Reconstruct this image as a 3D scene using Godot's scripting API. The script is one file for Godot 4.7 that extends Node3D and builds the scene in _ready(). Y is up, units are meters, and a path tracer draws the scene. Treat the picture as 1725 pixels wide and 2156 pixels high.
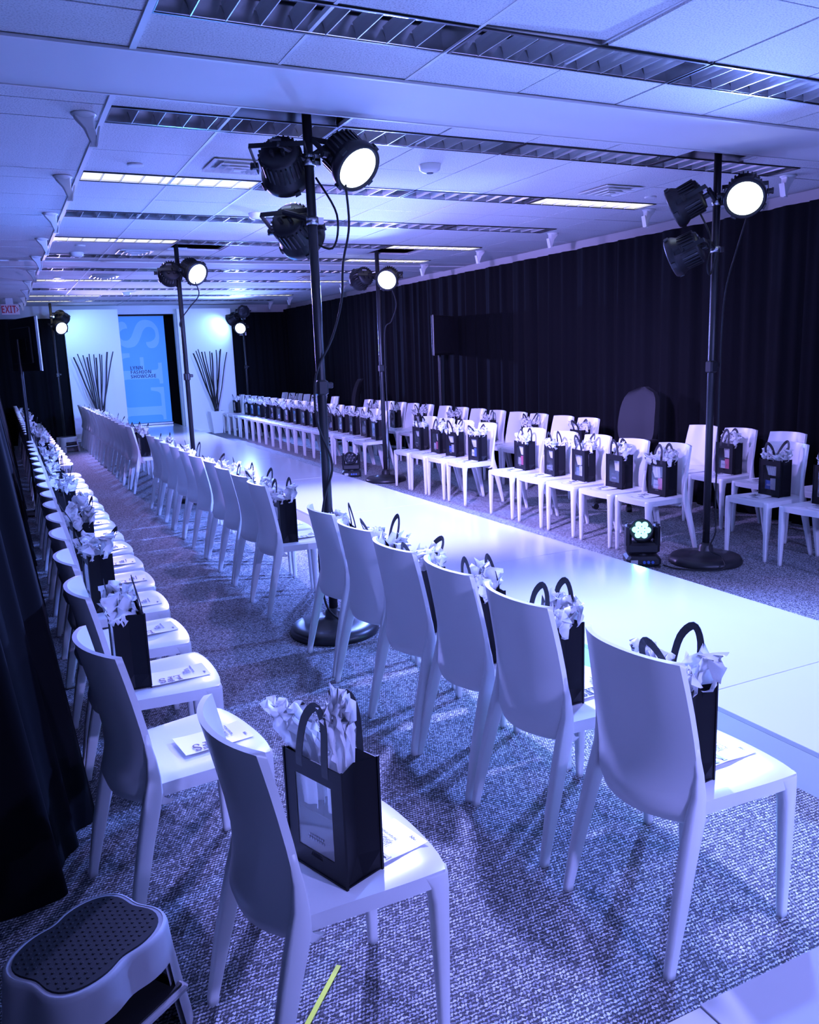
extends Node3D
# A fashion-show room: white runway between rows of white chairs, stage lights on poles, black drapes.

var rng := RandomNumberGenerator.new()
var names := {}
var M := {}
var chair0: Node3D
var bag_kinds := []
var tissue_kinds := []
var page0: Node3D
const CEIL := 2.84

# ---------------------------------------------------------------- helpers
func lin(r: float, g: float, b: float) -> Color:
	return Color(r, g, b).linear_to_srgb()

func mat(called: String, c: Color, rough := 0.6, metal := 0.0) -> StandardMaterial3D:
	var m := StandardMaterial3D.new()
	m.resource_name = called
	m.albedo_color = c
	m.roughness = rough
	m.metallic = metal
	M[called] = m
	return m

func numbered(called: String) -> String:
	if not names.has(called):
		names[called] = 0
		return called
	names[called] += 1
	return "%s_%03d" % [called, names[called]]

func tag(o: Node, label: String, category: String, group := "") -> Node:
	o.set_meta("label", label)
	o.set_meta("category", category)
	if group != "":
		o.set_meta("group", group)
	return o

func thing(called: String, label: String, category: String, at := Vector3.ZERO, turn := 0.0, group := "") -> Node3D:
	var o := Node3D.new()
	o.name = numbered(called)
	add_child(o)
	o.position = at
	o.rotation.y = turn
	tag(o, label, category, group)
	return o

func dup(root: Node3D, at: Vector3, turn: float, label: String, group: String) -> Node3D:
	var base := String(root.get_meta("kind_name"))
	var r: Node3D = root.duplicate()
	r.name = numbered(base)
	add_child(r)
	r.position = at
	r.rotation = Vector3(0, turn, 0)
	r.set_meta("label", label)
	r.set_meta("group", group)
	return r

func S() -> SurfaceTool:
	var st := SurfaceTool.new()
	st.begin(Mesh.PRIMITIVE_TRIANGLES)
	st.set_smooth_group(-1)
	return st

func part(called: String, mesh: Mesh, m: Material, parent: Node, at := Vector3.ZERO, rot := Vector3.ZERO) -> MeshInstance3D:
	var o := MeshInstance3D.new()
	o.mesh = mesh
	o.material_override = m
	o.name = called if parent != self else numbered(called)
	parent.add_child(o, true)
	o.position = at
	o.rotation = rot
	return o

func done(st: SurfaceTool) -> ArrayMesh:
	st.generate_normals()
	return st.commit()

func boxmesh(s: Vector3) -> BoxMesh:
	var b := BoxMesh.new()
	b.size = s
	return b

func tri(st: SurfaceTool, a: Vector3, b: Vector3, c: Vector3) -> void:
	st.add_vertex(a); st.add_vertex(c); st.add_vertex(b)

# corners counter-clockwise as seen from outside
func quad(st: SurfaceTool, a: Vector3, b: Vector3, c: Vector3, d: Vector3) -> void:
	tri(st, a, b, c)
	tri(st, a, c, d)

func box(st: SurfaceTool, c: Vector3, s: Vector3, b := Basis.IDENTITY) -> void:
	var h := s * 0.5
	var p := []
	for i in 8:
		p.append(c + b * Vector3(h.x if i & 1 else -h.x, h.y if i & 2 else -h.y, h.z if i & 4 else -h.z))
	quad(st, p[4], p[5], p[7], p[6])
	quad(st, p[1], p[0], p[2], p[3])
	quad(st, p[5], p[1], p[3], p[7])
	quad(st, p[0], p[4], p[6], p[2])
	quad(st, p[6], p[7], p[3], p[2])
	quad(st, p[0], p[1], p[5], p[4])

# box with chamfered edges
func cbox(st: SurfaceTool, c: Vector3, s: Vector3, ch: float, b := Basis.IDENTITY) -> void:
	var h := s * 0.5
	var rings := []
	for k in [[-h.y, ch], [-h.y + ch, 0.0], [h.y - ch, 0.0], [h.y, ch]]:
		var y: float = k[0]
		var x := h.x - float(k[1])
		var z := h.z - float(k[1])
		var r := []
		for q in [[x, z - ch], [x - ch, z], [-x + ch, z], [-x, z - ch], [-x, -z + ch], [-x + ch, -z], [x - ch, -z], [x, -z + ch]]:
			r.append(c + b * Vector3(q[0], y, q[1]))
		rings.append(r)
	loft(st, rings, true)

# rings of equal count, each running clockwise seen from above (+y end last)
func loft(st: SurfaceTool, rings: Array, caps := true, closed := true) -> void:
	var n: int = rings[0].size()
	for j in rings.size() - 1:
		var lo: Array = rings[j]
		var hi: Array = rings[j + 1]
		for i in (n if closed else n - 1):
			var k := (i + 1) % n
			quad(st, lo[k], lo[i], hi[i], hi[k])
	if caps:
		for e in [0, rings.size() - 1]:
			var r: Array = rings[e]
			var m := Vector3.ZERO
			for p in r:
				m += p
			m /= n
			for i in n:
				var k := (i + 1) % n
				if e == 0:
					tri(st, m, r[i], r[k])
				else:
					tri(st, m, r[k], r[i])

func ring(c: Vector3, ax: Vector3, az: Vector3, n: int, rad := 1.0) -> Array:
	var r := []
	for i in n:
		var a := TAU * i / n
		r.append(c + (ax * cos(a) + az * sin(a)) * rad)
	return r

# rounded rectangle section, sides x (ax) and z (az) half sizes
func rrect(c: Vector3, hx: float, hz: float, round_ := 0.35, bx := Vector3.RIGHT, bz := Vector3.BACK) -> Array:
	var r := []
	var k := minf(hx, hz) * round_
	for q in [[hx, hz - k], [hx - k * 0.3, hz - k * 0.3], [hx - k, hz], [-hx + k, hz], [-hx + k * 0.3, hz - k * 0.3], [-hx, hz - k], [-hx, -hz + k], [-hx + k * 0.3, -hz + k * 0.3], [-hx + k, -hz], [hx - k, -hz], [hx - k * 0.3, -hz + k * 0.3], [hx, -hz + k]]:
		r.append(c + bx * q[0] + bz * q[1])
	return r

func lathe(st: SurfaceTool, prof: Array, n: int, at := Vector3.ZERO, b := Basis.IDENTITY, caps := true) -> void:
	var rings := []
	for p in prof:
		rings.append(ring(at + b * Vector3(0, p.y, 0), b.x, b.z, n, maxf(p.x, 0.0002)))
	loft(st, rings, caps)

func tube(st: SurfaceTool, pts: Array, rad: float, n := 6, caps := true) -> void:
	var rings := []
	var up := Vector3(0.13, 0.21, 0.97).normalized()
	for i in pts.size():
		var d: Vector3 = (pts[mini(i + 1, pts.size() - 1)] - pts[maxi(i - 1, 0)]).normalized()
		var x := up.cross(d).normalized()
		if x.length() < 0.1:
			x = Vector3.RIGHT
		var z := x.cross(d).normalized()
		rings.append(ring(pts[i], x, z, n, rad))
		up = d.cross(x).normalized()
	loft(st, rings, caps)

func spline(pts: Array, sub := 6) -> Array:
	var out := []
	for i in pts.size() - 1:
		var p0: Vector3 = pts[maxi(i - 1, 0)]
		var p1: Vector3 = pts[i]
		var p2: Vector3 = pts[i + 1]
		var p3: Vector3 = pts[mini(i + 2, pts.size() - 1)]
		for k in sub:
			out.append(p1.cubic_interpolate(p2, p0, p3, float(k) / sub))
	out.append(pts[pts.size() - 1])
	return out

# flat band following pts, broad side along w
func ribbon(st: SurfaceTool, pts: Array, w: Vector3, thick := 0.002) -> void:
	var rings := []
	for i in pts.size():
		var d: Vector3 = (pts[mini(i + 1, pts.size() - 1)] - pts[maxi(i - 1, 0)]).normalized()
		var nrm := d.cross(w).normalized() * thick * 0.5
		rings.append([pts[i] + w * 0.5 + nrm, pts[i] - w * 0.5 + nrm, pts[i] - w * 0.5 - nrm, pts[i] + w * 0.5 - nrm])
	loft(st, rings, true)

# grid of rows of points; outside is where the rows turn counter-clockwise
func patch(st: SurfaceTool, g: Array, flip := false) -> void:
	for j in g.size() - 1:
		for i in g[j].size() - 1:
			if flip:
				quad(st, g[j][i + 1], g[j][i], g[j + 1][i], g[j + 1][i + 1])
			else:
				quad(st, g[j][i], g[j][i + 1], g[j + 1][i + 1], g[j + 1][i])

# closed sheet: outer grid a, inner grid b, rim all round
func slab(st: SurfaceTool, a: Array, b: Array) -> void:
	st.set_smooth_group(1)
	patch(st, a)
	st.set_smooth_group(2)
	patch(st, b, true)
	st.set_smooth_group(3)
	var n: int = a.size() - 1
	var m: int = a[0].size() - 1
	for i in m:
		quad(st, a[0][i + 1], a[0][i], b[0][i], b[0][i + 1])
		quad(st, a[n][i], a[n][i + 1], b[n][i + 1], b[n][i])
	for j in n:
		quad(st, a[j][0], a[j + 1][0], b[j + 1][0], b[j][0])
		quad(st, a[j + 1][m], a[j][m], b[j][m], b[j + 1][m])
	st.set_smooth_group(-1)

func text(s: String, height: float, font := "Droid Sans", weight := 400, depth := 0.0006) -> TextMesh:
	var t := TextMesh.new()
	var f := SystemFont.new()
	f.font_names = PackedStringArray([font])
	f.font_weight = weight
	t.font = f
	t.font_size = 32
	t.text = s
	t.depth = depth
	t.pixel_size = height / 32.0
	t.curve_step = 4.0
	return t

# ---------------------------------------------------------------- materials
func noise_tex(size: int, freq: float, lo: Color, hi: Color, seed_: int, cuts := [0.0, 1.0]) -> NoiseTexture2D:
	var n := FastNoiseLite.new()
	n.seed = seed_
	n.frequency = freq
	n.fractal_octaves = 3
	var g := Gradient.new()
	g.offsets = PackedFloat32Array(cuts)
	g.colors = PackedColorArray([lo, hi])
	var t := NoiseTexture2D.new()
	t.width = size
	t.height = size
	t.seamless = true
	t.noise = n
	t.color_ramp = g
	return t

func carpet_material() -> StandardMaterial3D:
	# looped pile: staggered rows of yarn loops, each loop its own tone and lean
	var n := 1024
	var rows := 52
	var cols := 60
	var tone := PackedFloat32Array(); var lean := PackedFloat32Array()
	for i in rows * cols:
		tone.append(rng.randf_range(0.34, 0.74) * (1.0 if rng.randf() > 0.22 else 0.4))
		lean.append(rng.randf_range(-0.4, 1.3))
	var fine := FastNoiseLite.new()
	fine.seed = 5
	fine.frequency = 0.19
	var bend := FastNoiseLite.new()
	bend.seed = 9
	bend.frequency = 0.045
	var im := Image.create(n, n, false, Image.FORMAT_RGB8)
	var hm := Image.create(n, n, false, Image.FORMAT_L8)
	for y in n:
		for x in n:
			var ex := minf(minf(x, n - 1 - x), minf(y, n - 1 - y)) / 40.0
			var k0 := clampf(ex, 0.0, 1.0)
			var fy := float(y) / n * rows + bend.get_noise_2d(x, y) * 0.4 * k0
			var fx := float(x) / n * cols + bend.get_noise_2d(x + 500, y + 900) * 0.45 * k0
			var r := posmod(int(floorf(fy)), rows)
			var dy := fy - floorf(fy) - 0.5
			if r % 2 == 1:
				fx += 0.5
			var c := posmod(int(floorf(fx)), cols)
			var k := r * cols + c
			var dx := fx - floorf(fx) - 0.5
			var e := dy + dx * lean[k] * 0.5
			var d := sqrt(dx * dx * 1.7 + e * e * 5.4)
			var w := fine.get_noise_2d(x, y) * 0.42
			var h := clampf(1.1 - d * 1.05 + w, 0.0, 1.0)
			var t := lerpf(0.045, tone[k], smoothstep(0.15, 0.75, h)) * (1.0 + w * 0.9)
			im.set_pixel(x, y, lin(t * 0.97, t * 0.99, t * 1.04))
			hm.set_pixel(x, y, Color(h, h, h))
	var m := mat("carpet", Color.WHITE, 0.95)
	im.generate_mipmaps()
	m.albedo_texture = ImageTexture.create_from_image(im)
	hm.bump_map_to_normal_map(2.0)
	m.normal_enabled = true
	m.normal_texture = ImageTexture.create_from_image(hm)
	m.normal_scale = 0.7
	return m

func make_materials() -> void:
	carpet_material()
	var m := mat("chair_white", lin(0.78, 0.78, 0.78), 0.32)
	m = mat("runway_white", lin(0.54, 0.54, 0.54), 0.13)
	mat("runway_side", lin(0.7, 0.7, 0.7), 0.5)
	m = mat("tile", Color.WHITE, 0.92)
	m.albedo_texture = noise_tex(512, 0.11, lin(0.50, 0.50, 0.50), lin(0.74, 0.74, 0.74), 11, [0.22, 0.5])
	m.uv1_triplanar = true
	m.uv1_world_triplanar = true
	m.uv1_scale = Vector3(1.6, 1.6, 1.6)
	mat("ceiling_paint", lin(0.72, 0.72, 0.72), 0.75)
	mat("grid_bar", lin(0.74, 0.74, 0.74), 0.5)
	mat("plenum", lin(0.05, 0.05, 0.05), 0.9)
	mat("wall_paint", lin(0.66, 0.66, 0.66), 0.8)
	mat("dark_paint", lin(0.05, 0.05, 0.055), 0.85)
	mat("panel_white", lin(0.8, 0.8, 0.8), 0.55)
	m = mat("drape", lin(0.0045, 0.0045, 0.006), 0.95)
	m.metallic_specular = 0.25
	mat("black_metal", lin(0.016, 0.016, 0.018), 0.38)
	mat("black_plastic", lin(0.014, 0.014, 0.016), 0.45)
	mat("black_rubber", lin(0.01, 0.01, 0.011), 0.7)
	mat("steel", lin(0.55, 0.55, 0.55), 0.28, 1.0)
	mat("reflector", lin(0.6, 0.6, 0.6), 0.22, 0.9)
	mat("louver", lin(0.68, 0.68, 0.68), 0.3, 0.4)
	mat("white_plastic", lin(0.72, 0.72, 0.72), 0.45)
	mat("bag_black", lin(0.006, 0.006, 0.008), 0.5).metallic_specular = 0.3
	mat("strap_black", lin(0.008, 0.008, 0.010), 0.6)
	m = mat("tissue", lin(0.88, 0.88, 0.88), 0.6)
	m.backlight_enabled = true
	m.backlight = lin(0.35, 0.35, 0.35)
	m.cull_mode = BaseMaterial3D.CULL_DISABLED
	m = mat("clear_film", Color(0.3, 0.3, 0.32, 0.05), 0.08)
	m.transparency = BaseMaterial3D.TRANSPARENCY_ALPHA
	mat("paper", lin(0.82, 0.82, 0.82), 0.35)
	mat("ink", lin(0.012, 0.012, 0.018), 0.4)
	mat("ink_grey", lin(0.22, 0.22, 0.25), 0.5)
	mat("print_light", lin(0.22, 0.22, 0.24), 0.5)
	mat("stool_grey", lin(0.42, 0.42, 0.44), 0.5)
	mat("stool_mat", lin(0.012, 0.012, 0.013), 0.65)
	mat("lime_tape", lin(0.80, 0.98, 0.02), 0.6)
	mat("banner_blue", lin(0.14, 0.58, 0.92), 0.45)
	mat("banner_light", lin(0.36, 0.76, 0.97), 0.45)
	mat("banner_ink", lin(0.01, 0.05, 0.16), 0.5)
	mat("bamboo", lin(0.012, 0.011, 0.010), 0.5)
	mat("office_fabric", lin(0.018, 0.018, 0.022), 0.75)
	mat("screen", lin(0.03, 0.03, 0.035), 0.25)
	mat("exit_face", lin(0.75, 0.6, 0.62), 0.4)
	mat("exit_red", lin(0.55, 0.01, 0.03), 0.4)
	mat("card_blue", lin(0.05, 0.12, 0.4), 0.4)
	mat("card_red", lin(0.45, 0.06, 0.12), 0.4)
	mat("card_grey", lin(0.4, 0.4, 0.42), 0.4)
	m = mat("lens_glow", lin(0.85, 1.0, 1.0), 0.3)
	m.emission_enabled = true
	m.emission = lin(0.82, 0.98, 1.0)
	m.emission_energy_multiplier = 3.0
	m = mat("cyan_glow", lin(0.6, 1.0, 0.95), 0.3)
	m.emission_enabled = true
	m.emission = lin(0.35, 0.95, 0.95)
	m.emission_energy_multiplier = 1.6
	m = mat("tube_glow", lin(0.95, 0.95, 0.8), 0.4)
	m.emission_enabled = true
	m.emission = lin(0.95, 0.93, 0.75)
	m.emission_energy_multiplier = 0.95
	mat("lens_dark", lin(0.03, 0.03, 0.035), 0.12)

# ---------------------------------------------------------------- room
func structure(o: Node) -> Node:
	o.set_meta("kind", "structure")
	return o

func slab_box(called: String, lo: Vector3, hi: Vector3, m: Material) -> void:
	structure(part(called, boxmesh(hi - lo), m, self, (lo + hi) * 0.5))

func build_room() -> void:
	# carpet: one sheet with texture coordinates in metres
	var st := S()
	var x0 := -3.2; var x1 := 6.9; var z0 := -23.0; var z1 := 3.2
	for q in [[x0, z1], [x1, z0], [x1, z1], [x0, z1], [x0, z0], [x1, z0]]:
		st.set_normal(Vector3.UP)
		st.set_tangent(Plane(1, 0, 0, 1))
		st.set_uv(Vector2(q[0], q[1]) / 0.62)
		st.add_vertex(Vector3(q[0], 0, q[1]))
	var fl := Node3D.new()
	fl.name = "floor"
	add_child(fl)
	structure(fl)
	part("carpet", st.commit(), M.carpet, fl)
	part("subfloor", boxmesh(Vector3(x1 - x0, 0.2, z1 - z0)), M.plenum, fl, Vector3((x0 + x1) / 2, -0.102, (z0 + z1) / 2))
	slab_box("wall_right", Vector3(6.4, 0, -23.0), Vector3(6.6, 3.3, 3.2), M.wall_paint)
	slab_box("wall_left", Vector3(-3.2, 0, -23.0), Vector3(-3.0, 3.3, 3.2), M.dark_paint)
	slab_box("wall_front", Vector3(-3.0, 0, 3.0), Vector3(6.4, 3.3, 3.2), M.dark_paint)
	# back wall with the opening the runway comes through
	var wb := Node3D.new()
	wb.name = "wall_back"
	add_child(wb)
	structure(wb)
	for q in [[-3.0, 2.42, 0.0, 3.3], [3.67, 6.4, 0.0, 3.3], [2.42, 3.67, 2.66, 3.3]]:
		part("wall_section", boxmesh(Vector3(q[1] - q[0], q[3] - q[2], 0.14)), M.wall_paint, wb, Vector3((q[0] + q[1]) / 2, (q[2] + q[3]) / 2, -19.42))
	slab_box("wall_backstage", Vector3(-3.0, 0, -23.0), Vector3(6.4, 3.3, -22.8), M.plenum)

func ceiling_strips() -> Array:
	var out := []
	for q in [[-1.2, -1.81], [-1.81, -2.42], [-2.42, -3.03]]:
		out.append([q[0], q[1], "tile"])
	out.append([-3.03, -3.335, "light"]); out.append([-3.335, -3.71, "tile"]); out.append([-3.71, -4.32, "beam"]); out.append([-4.32, -4.535, "tile"])
	var zf := [-4.84, -6.355, -7.86, -9.39, -10.75]
	for i in zf.size():
		out.append([zf[i] + 0.305, zf[i], "light"])
		if i < zf.size() - 1:
			var a: float = zf[i]
			var b: float = zf[i + 1] + 0.305
			out.append([a, (a + b) / 2, "tile"]); out.append([(a + b) / 2, b, "tile"])
	out.append([-10.75, -11.1, "tile"]); out.append([-11.1, -11.72, "beam"]); out.append([-11.72, -11.9, "tile"])
	zf = [-12.205, -13.75, -15.27, -16.72, -18.05]
	for i in zf.size():
		out.append([zf[i] + 0.305, zf[i], "light"])
		var a: float = zf[i]
		var b: float = zf[i + 1] + 0.305 if i < zf.size() - 1 else -19.35
		out.append([a, (a + b) / 2, "tile"]); out.append([(a + b) / 2, b, "tile"])
	return out

func build_ceiling() -> void:
	var c := Node3D.new()
	c.name = "ceiling"
	add_child(c)
	structure(c)
	c.position.y = CEIL
	part("slab", boxmesh(Vector3(9.6, 0.1, 26.0)), M.plenum, c, Vector3(1.7, 0.4, -10.0))
	part("plain_section", boxmesh(Vector3(9.4, 0.1, 4.2)), M.ceiling_paint, c, Vector3(1.7, 0.05, 0.9))
	part("side_section", boxmesh(Vector3(2.4, 0.1, 21.8)), M.ceiling_paint, c, Vector3(-1.8, 0.05, -12.1))
	part("backstage_section", boxmesh(Vector3(9.4, 0.1, 3.4)), M.plenum, c, Vector3(1.7, 0.05, -21.1))
	var cols := [-0.59]
	for i in 9:
		cols.append(0.63 + 0.61 * i)
	cols.append(6.4)
	var meshes := {}
	var row := 0
	var strips := ceiling_strips()
	for s in strips:
		var d: float = s[0] - s[1]
		var zc: float = (s[0] + s[1]) / 2
		if s[2] == "beam":
			part("beam", boxmesh(Vector3(7.0, 0.06, d - 0.012)), M.ceiling_paint, c, Vector3(2.9, 0.025, zc))
			part("beam_edge", boxmesh(Vector3(7.0, 0.012, 0.014)), M.grid_bar, c, Vector3(2.9, -0.004, s[0] - 0.004))
			part("beam_edge", boxmesh(Vector3(7.0, 0.012, 0.014)), M.grid_bar, c, Vector3(2.9, -0.004, s[1] + 0.004))
			continue
		for i in cols.size() - 1:
			var xa: float = cols[i]
			var xb: float = cols[i + 1]
			if s[2] == "light" and xa > 0.6 and xb < 5.6:
				continue
			if s[0] == -4.32 and (is_equal_approx(xa, 0.63 + 0.61) or is_equal_approx(xa, 0.63 + 0.61 * 6)):
				continue      # taken out for the light poles
			if s[0] == -9.39 and (is_equal_approx(xa, 0.63 + 0.61 * 2) or is_equal_approx(xa, 0.63 + 0.61 * 6)):
				continue
			var key := "%.2f_%.2f" % [xb - xa, d]
			if not meshes.has(key):
				meshes[key] = boxmesh(Vector3(xb - xa - 0.012, 0.018, d - 0.012))
			var t := part("tile", meshes[key], M.tile, c, Vector3((xa + xb) / 2, 0.012 + rng.randf_range(0, 0.003), zc))
			if s[0] == -2.42 and is_equal_approx(xa, 0.63 + 0.61 * 2):
				t.rotation = Vector3(0.012, 0, 0.02)      # lifted and not quite seated
				t.position.y += 0.01
	for i in range(1, cols.size() - 1):
		var w := 0.026 if i == 1 else 0.015
		for q in [[-1.2, -3.71], [-4.32, -11.1], [-11.72, -19.35]]:
			part("grid_runner", boxmesh(Vector3(w, 0.02, q[0] - q[1])), M.grid_bar, c, Vector3(cols[i], 0.005 if i == 1 else (0.012 if i < 4 else 0.026), (q[0] + q[1]) / 2))
	for s in strips:
		if s[2] == "light":
			row += 1
			for k in 4:
				troffer(Vector3(0.63 + 1.22 * k + 0.61, CEIL, (s[0] + s[1]) / 2), row, k)

var troffer_meshes := {}
func troffer(at: Vector3, row: int, k: int) -> void:
	var lit: bool = [row, k] in [[3, 0], [3, 3], [5, 0], [5, 3], [8, 0], [8, 3], [10, 0], [10, 3], [11, 0], [6, 3]]
	var label := "recessed ceiling light with parabolic louver, switched on and glowing pale yellow" if lit else "recessed ceiling light with parabolic louver cells, switched off"
	var o := thing("ceiling_light", label, "ceiling light", at, 0.0, "lit ceiling troffers" if lit else "unlit ceiling troffers")
	if troffer_meshes.is_empty():
		var st := S()
		var hx := 0.592; var hz := 0.137
		# pan: sloped sides and a flat top, all open below
		for s in [-1.0, 1.0]:
			box(st, Vector3(0, 0.05, s * hz), Vector3(1.19, 0.10, 0.006), Basis(Vector3.RIGHT, s * 0.18))
			box(st, Vector3(s * hx, 0.05, 0), Vector3(0.006, 0.10, 0.28))
		box(st, Vector3(0, 0.102, 0), Vector3(1.19, 0.004, 0.26))
		troffer_meshes.pan = done(st)
		st = S()
		for s in [-1.0, 1.0]:
			box(st, Vector3(0, 0.002, s * 0.141), Vector3(1.2, 0.008, 0.012))
			box(st, Vector3(s * 0.597, 0.002, 0), Vector3(0.012, 0.008, 0.27))
		troffer_meshes.frame = done(st)
		st = S()
		var prof := [Vector2(0.002, -0.002), Vector2(0.004, 0.02), Vector2(0.010, 0.045), Vector2(0.016, 0.06)]
		var rings := []
		for p in prof:
			rings.append([Vector3(p.x, p.y, -0.128), Vector3(-p.x, p.y, -0.128), Vector3(-p.x, p.y, 0.128), Vector3(p.x, p.y, 0.128)])
		for r in rings:
			r.reverse()
		loft(st, rings, true)
		troffer_meshes.blade = done(st)
		st = S()
		tube(st, [Vector3(-0.57, 0.078, 0), Vector3(0.57, 0.078, 0)], 0.016, 8)
		troffer_meshes.lamp = done(st)
	part("housing", troffer_meshes.pan, M.reflector, o)
	part("frame", troffer_meshes.frame, M.black_metal, o)
	for i in 8:
		part("louver_blade", troffer_meshes.blade, M.louver, o, Vector3(-0.592 + 1.184 * (i + 1) / 9.0, 0, 0))
	if lit:
		var g := part("diffuser", boxmesh(Vector3(1.18, 0.004, 0.26)), M.tube_glow, o, Vector3(0, 0.014, 0))
		g.set_meta("label", "glowing pale yellow lamp panel")
		var a := AreaLight3D.new()
		a.name = "lamp_light"
		a.area_size = Vector2(1.16, 0.25)
		a.light_color = lin(1.0, 0.95, 0.75)
		a.light_energy = 0.05
		a.area_range = 20.0
		a.shadow_enabled = true
		a.rotation.x = -PI / 2
		a.position = Vector3(0, -0.004, 0)
		o.add_child(a)
	else:
		part("lamp_tube", troffer_meshes.lamp, M.white_plastic, o)

# pleated cloth along a floor path; lean shifts the top sideways
func drape(called: String, label: String, path: Array, top: float, out: Vector3, lean: float, seed_: int, group: String, amp := 0.035, bottom := 0.0) -> void:
	var r := RandomNumberGenerator.new()
	r.seed = seed_
	var pts := spline(path, 40)
	var ph := r.randf() * 10.0
	var rows := [0.0, 0.02, 0.08, 0.25, 0.5, 0.75, 0.93, 0.985, 1.0]
	var g := []
	var gb := []
	var run := []
	var acc := 0.0
	for i in pts.size():
		if i > 0:
			acc += (pts[i] - pts[i - 1]).length()
		run.append(acc)
	for j in rows.size():
		var v: float = rows[j]
		var a := []
		var b := []
		for i in pts.size():
			var s: float = run[i]
			var w := sin(s * 21.0 + ph + sin(s * 3.3 + ph) * 1.7) * 0.65 + sin(s * 9.0 + ph * 2.0 + v * 0.8) * 0.5
			w += 0.35 * sin(s * 47.0 + ph * 3.0)
			var k := amp * (1.0 - 0.45 * v) * w
			var p: Vector3 = pts[i] + out * (k - lean * v) + Vector3(0, bottom + (top - bottom) * v, 0)
			a.append(p)
			b.append(p - out * 0.004)
		g.append(a)
		gb.append(b)
	var st := S()
	slab(st, g, gb)
	var o := part(called, done(st), M.drape, self)
	tag(o, label, "curtain", group)

func build_drapes() -> void:
	var zs := [-0.2, -2.6, -5.0, -7.4, -9.8, -12.2, -14.6, -17.0, -19.25]
	for i in zs.size() - 1:
		drape("black_drape", ["long black drape at the cross-stage end of the office-chair side", "long black drape behind the chairs nearest the glowing moving light", "long black drape behind the rounded-back office chair", "long black drape between the rounded-back office chair and the display screen", "long black drape directly behind the display screen on the office-chair side", "long black drape behind the office chair turned edge-on", "long black drape past the edge-on office chair, before the corner", "long black drape meeting the end wall in the corner"][i], [Vector3(6.2, 0, zs[i] + 0.03), Vector3(6.2, 0, (zs[i] + zs[i + 1]) / 2), Vector3(6.2 - 0.01 * (i % 2), 0, zs[i + 1])], 2.72, Vector3.LEFT, 0.0, 100 + i, "drapes along the office-chair side", 0.04)
	zs = [-3.6, -6.0, -8.4, -10.8, -13.2, -15.6, -18.9]
	drape("black_drape", "black drape whose hem turns the corner and spills on the carpet by the step stool", [Vector3(-1.6, 0, -2.42), Vector3(-0.7, 0, -2.46), Vector3(-0.2, 0, -2.5), Vector3(-0.03, 0, -2.55), Vector3(0.03, 0, -2.75), Vector3(0.11, 0, -2.98), Vector3(0.075, 0, -3.3), Vector3(0.08, 0, -3.62)], CEIL, Vector3(0.94, 0, 0.34), 0.32, 140, "", 0.03)
	for i in zs.size() - 1:
		drape("black_drape", ["long black drape next to the one spilling its hem, close behind chairs", "long black drape second from the hem-spilling one, close behind chairs", "long black drape behind the display screen whose ports show", "long black drape just past the display screen whose ports show", "long black drape two past the display screen whose ports show", "long black drape reaching the corner beneath the exit sign"][i], [Vector3(0.08, 0, zs[i] + 0.03), Vector3(0.085, 0, (zs[i] + zs[i + 1]) / 2), Vector3(0.09, 0, zs[i + 1])], CEIL, Vector3.RIGHT, 0.33, 150 + i, "drapes along the exit-sign side", 0.022)
	drape("black_drape", "black drape filling the end wall beneath the exit sign beside the white panel", [Vector3(-0.4, 0, -19.15), Vector3(0.5, 0, -19.15), Vector3(1.4, 0, -19.16)], 2.58, Vector3.BACK, 0.0, 161, "")
	drape("black_drape", "black drape filling the end wall between white panel and long drapes", [Vector3(4.85, 0, -19.17), Vector3(5.5, 0, -19.15), Vector3(6.2, 0, -19.15)], 2.66, Vector3.BACK, 0.0, 162, "")
	drape("black_drape", "black drape closing the backstage behind the blue banner", [Vector3(1.6, 0, -21.4), Vector3(3.0, 0, -21.4), Vector3(4.6, 0, -21.4)], 2.8, Vector3.BACK, 0.0, 163, "")

func build_runway() -> void:
	var H := 0.17
	var o := thing("runway", "long glossy white catwalk platform running between the chair rows", "runway")
	var zs := [-1.17, -2.39, -4.71, -7.04, -9.4, -11.75, -14.1, -16.45, -18.8, -21.2]
	var rim := S()
	for i in zs.size() - 1:
		var d: float = zs[i] - zs[i + 1] - 0.004
		var st := S()
		cbox(st, Vector3.ZERO, Vector3(1.22, 0.02, d), 0.0015)
		part("panel", done(st), M.runway_white, o, Vector3(3.045, H - 0.01, (zs[i] + zs[i + 1]) / 2))
	for s in [[2.443, 0.016], [3.647, 0.016]]:
		box(rim, Vector3(s[0], (H - 0.02) / 2, (zs[0] + zs[9]) / 2), Vector3(s[1], H - 0.021, zs[0] - zs[9]))
	part("skirt", done(rim), M.runway_side, o)
	# cross stage at the near end
	o = thing("cross_stage", "glossy white stage panels across the near end of the catwalk", "stage")
	var xs := [-1.215, 0.005, 1.225, 2.445, 3.665, 4.885]
	for i in xs.size() - 1:
		var st := S()
		cbox(st, Vector3.ZERO, Vector3(xs[i + 1] - xs[i] - 0.005, 0.02, 1.22), 0.0015)
		part("panel", done(st), M.runway_white, o, Vector3((xs[i] + xs[i + 1]) / 2, H - 0.01, -1.168 + 0.61 + (0.006 if i == 1 else 0.0)))
	var sk := S()
	box(sk, Vector3(1.835, (H - 0.02) / 2, -1.155), Vector3(6.08, H - 0.021, 0.016))
	part("skirt", done(sk), M.runway_side, o)

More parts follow.
